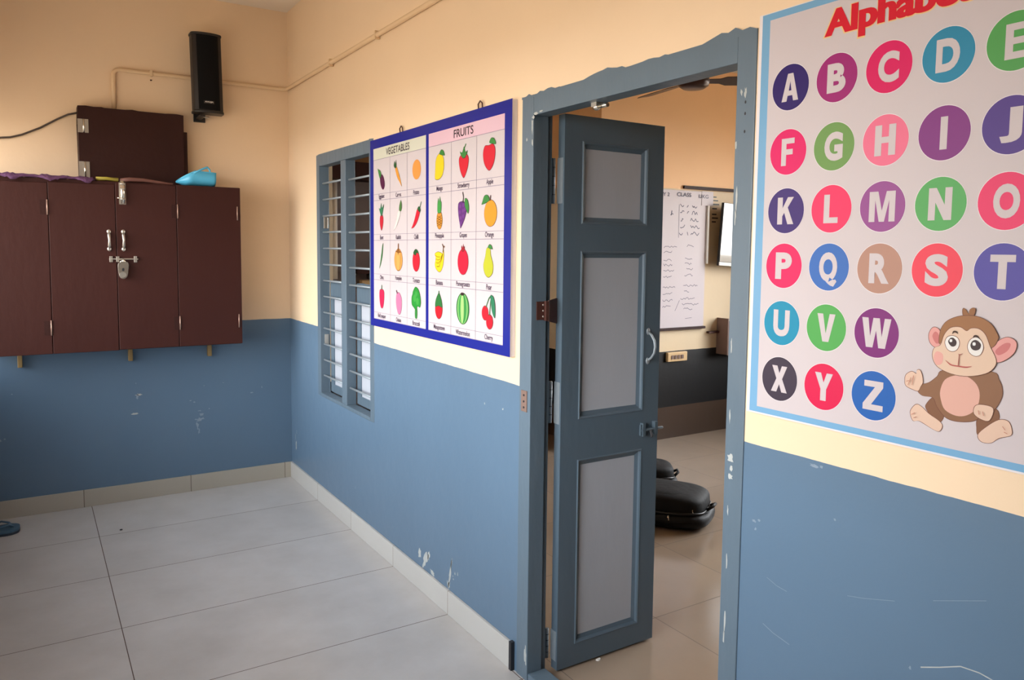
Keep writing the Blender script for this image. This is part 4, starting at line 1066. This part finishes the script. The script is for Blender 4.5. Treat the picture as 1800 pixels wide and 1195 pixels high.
tag(t.build('ledge', bevel=.002), 'small reddish brown ledge between the whiteboard and the grey brown box', 'ledge')

fan = empty('ceiling_fan', (2.22, -1.57, 2.70), 'brown ceiling fan seen at the top of the doorway', 'ceiling fan')
FXY = (2.22, -1.57)
MB().lathe((FXY[0], FXY[1], 2.70), [(.02, -.028), (.07, -.026), (.098, -.008), (.105, .018), (.10, .045), (.06, .062), (.03, .068)], m_fan, 28).build('motor', fan)
MB().tube([(FXY[0], FXY[1], 2.76), (FXY[0], FXY[1], 3.11)], .012, m_fan, 10).build('downrod', fan)
MB().lathe((FXY[0], FXY[1], 3.11), [(.02, -.05), (.05, -.02), (.062, .06)], m_fan, 20).build('canopy', fan)
for k in range(3):
    a = math.radians(-38 + 120 * k); c_, s_ = math.cos(a), math.sin(a)
    v = []
    for r0, wd in ((.09, .03), (.17, .035), (.21, .062), (.40, .066), (.56, .062), (.60, .045)):
        for sg in (-1, 1):
            for zz in (-.002, .002):
                v.append((FXY[0] + r0 * c_ - sg * wd * s_, FXY[1] + r0 * s_ + sg * wd * c_, 2.722 + zz - sg * wd * .22))
    fs = []
    for i in range(5):
        p = i * 4; q = p + 4
        fs += [(p, q, q + 2, p + 2), (p + 1, p + 3, q + 3, q + 1), (p, p + 1, q + 1, q), (p + 2, q + 2, q + 3, p + 3)]
    fs += [(0, 2, 3, 1), (20, 21, 23, 22)]
    MB().add(v, fs, m_fan).build('blade', fan)

# school bags lying on the classroom floor
def bag(name, loc, ang, L, Wd, Hh, label, flaps):
    t = empty(name, (loc[0], loc[1], 0), label, 'school bag')
    def mk():
        b = MB(); b.T = Matrix.Translation((loc[0], loc[1], 0)) @ Matrix.Rotation(ang, 4, 'Z'); return b
    mk().ellipsoid((0, 0, Hh * .27), (L, Wd, Hh * .27), m_bag2, e=(.55, .6), nu=48).build('back_section', t)
    mk().ellipsoid((-.01, 0, Hh * .60), (L * .93, Wd * .92, Hh * .40), m_bag, e=(.55, .5), nu=48).build('main_pocket', t)
    mk().ellipsoid((-.02, -.01, Hh * .86), (L * .72, Wd * .70, Hh * .17), m_bag, e=(.6, .7), nu=40).build('front_pocket', t)
    def ring(k, z, r):
        pts = []
        for i in range(49):
            u = 2 * math.pi * i / 48
            cx_, sx_ = math.copysign(abs(math.cos(u)) ** .6, math.cos(u)), math.copysign(abs(math.sin(u)) ** .6, math.sin(u))
            pts.append((L * k * cx_ - .01, Wd * k * sx_, z + .004 * math.sin(u * 5)))
        return pts
    mk().tube(ring(.945, Hh * .52, 0), .006, m_black, 8).build('zipper', t)
    mk().tube(ring(1.0, Hh * .28, 0), .008, m_bag, 8).build('piping', t)
    for q in flaps:
        z = mk().ellipsoid(q, (.006, .006, .010), m_chrome, nu=10, nv=8)
        z.tube([q, (q[0] + .006, q[1] - .006, q[2] - .018)], .004, m_chrome, 8)
        z.build('zip_pull', t)
    mk().tube([(L * .90, -.05, Hh * .5), (L * 1.02, -.03, Hh * .62), (L * 1.03, .03, Hh * .62), (L * .90, .05, Hh * .5)], .009, m_bag2, 8).build('carry_handle', t)
    s = mk()
    s.tube([(L * .62, Wd * .60, Hh * .80), (L * .35, Wd * .66, Hh * .90), (-L * .1, Wd * .60, Hh * .95), (-L * .6, Wd * .7, Hh * .80)], .012, m_bag2, 8, flat=.4)
    s.build('shoulder_strap', t)
    return t
bag('school_bag', (1.66, -1.97), math.radians(-58), .30, .215, .20, 'large black school bag lying on the classroom floor nearest the open door', [(.215, -.16, .125), (.09, -.215, .085)])
bag('school_bag.001', (1.98, -1.42), math.radians(-35), .24, .16, .17, 'smaller black school bag on the classroom floor behind the larger one', [(.20, -.05, .12)])
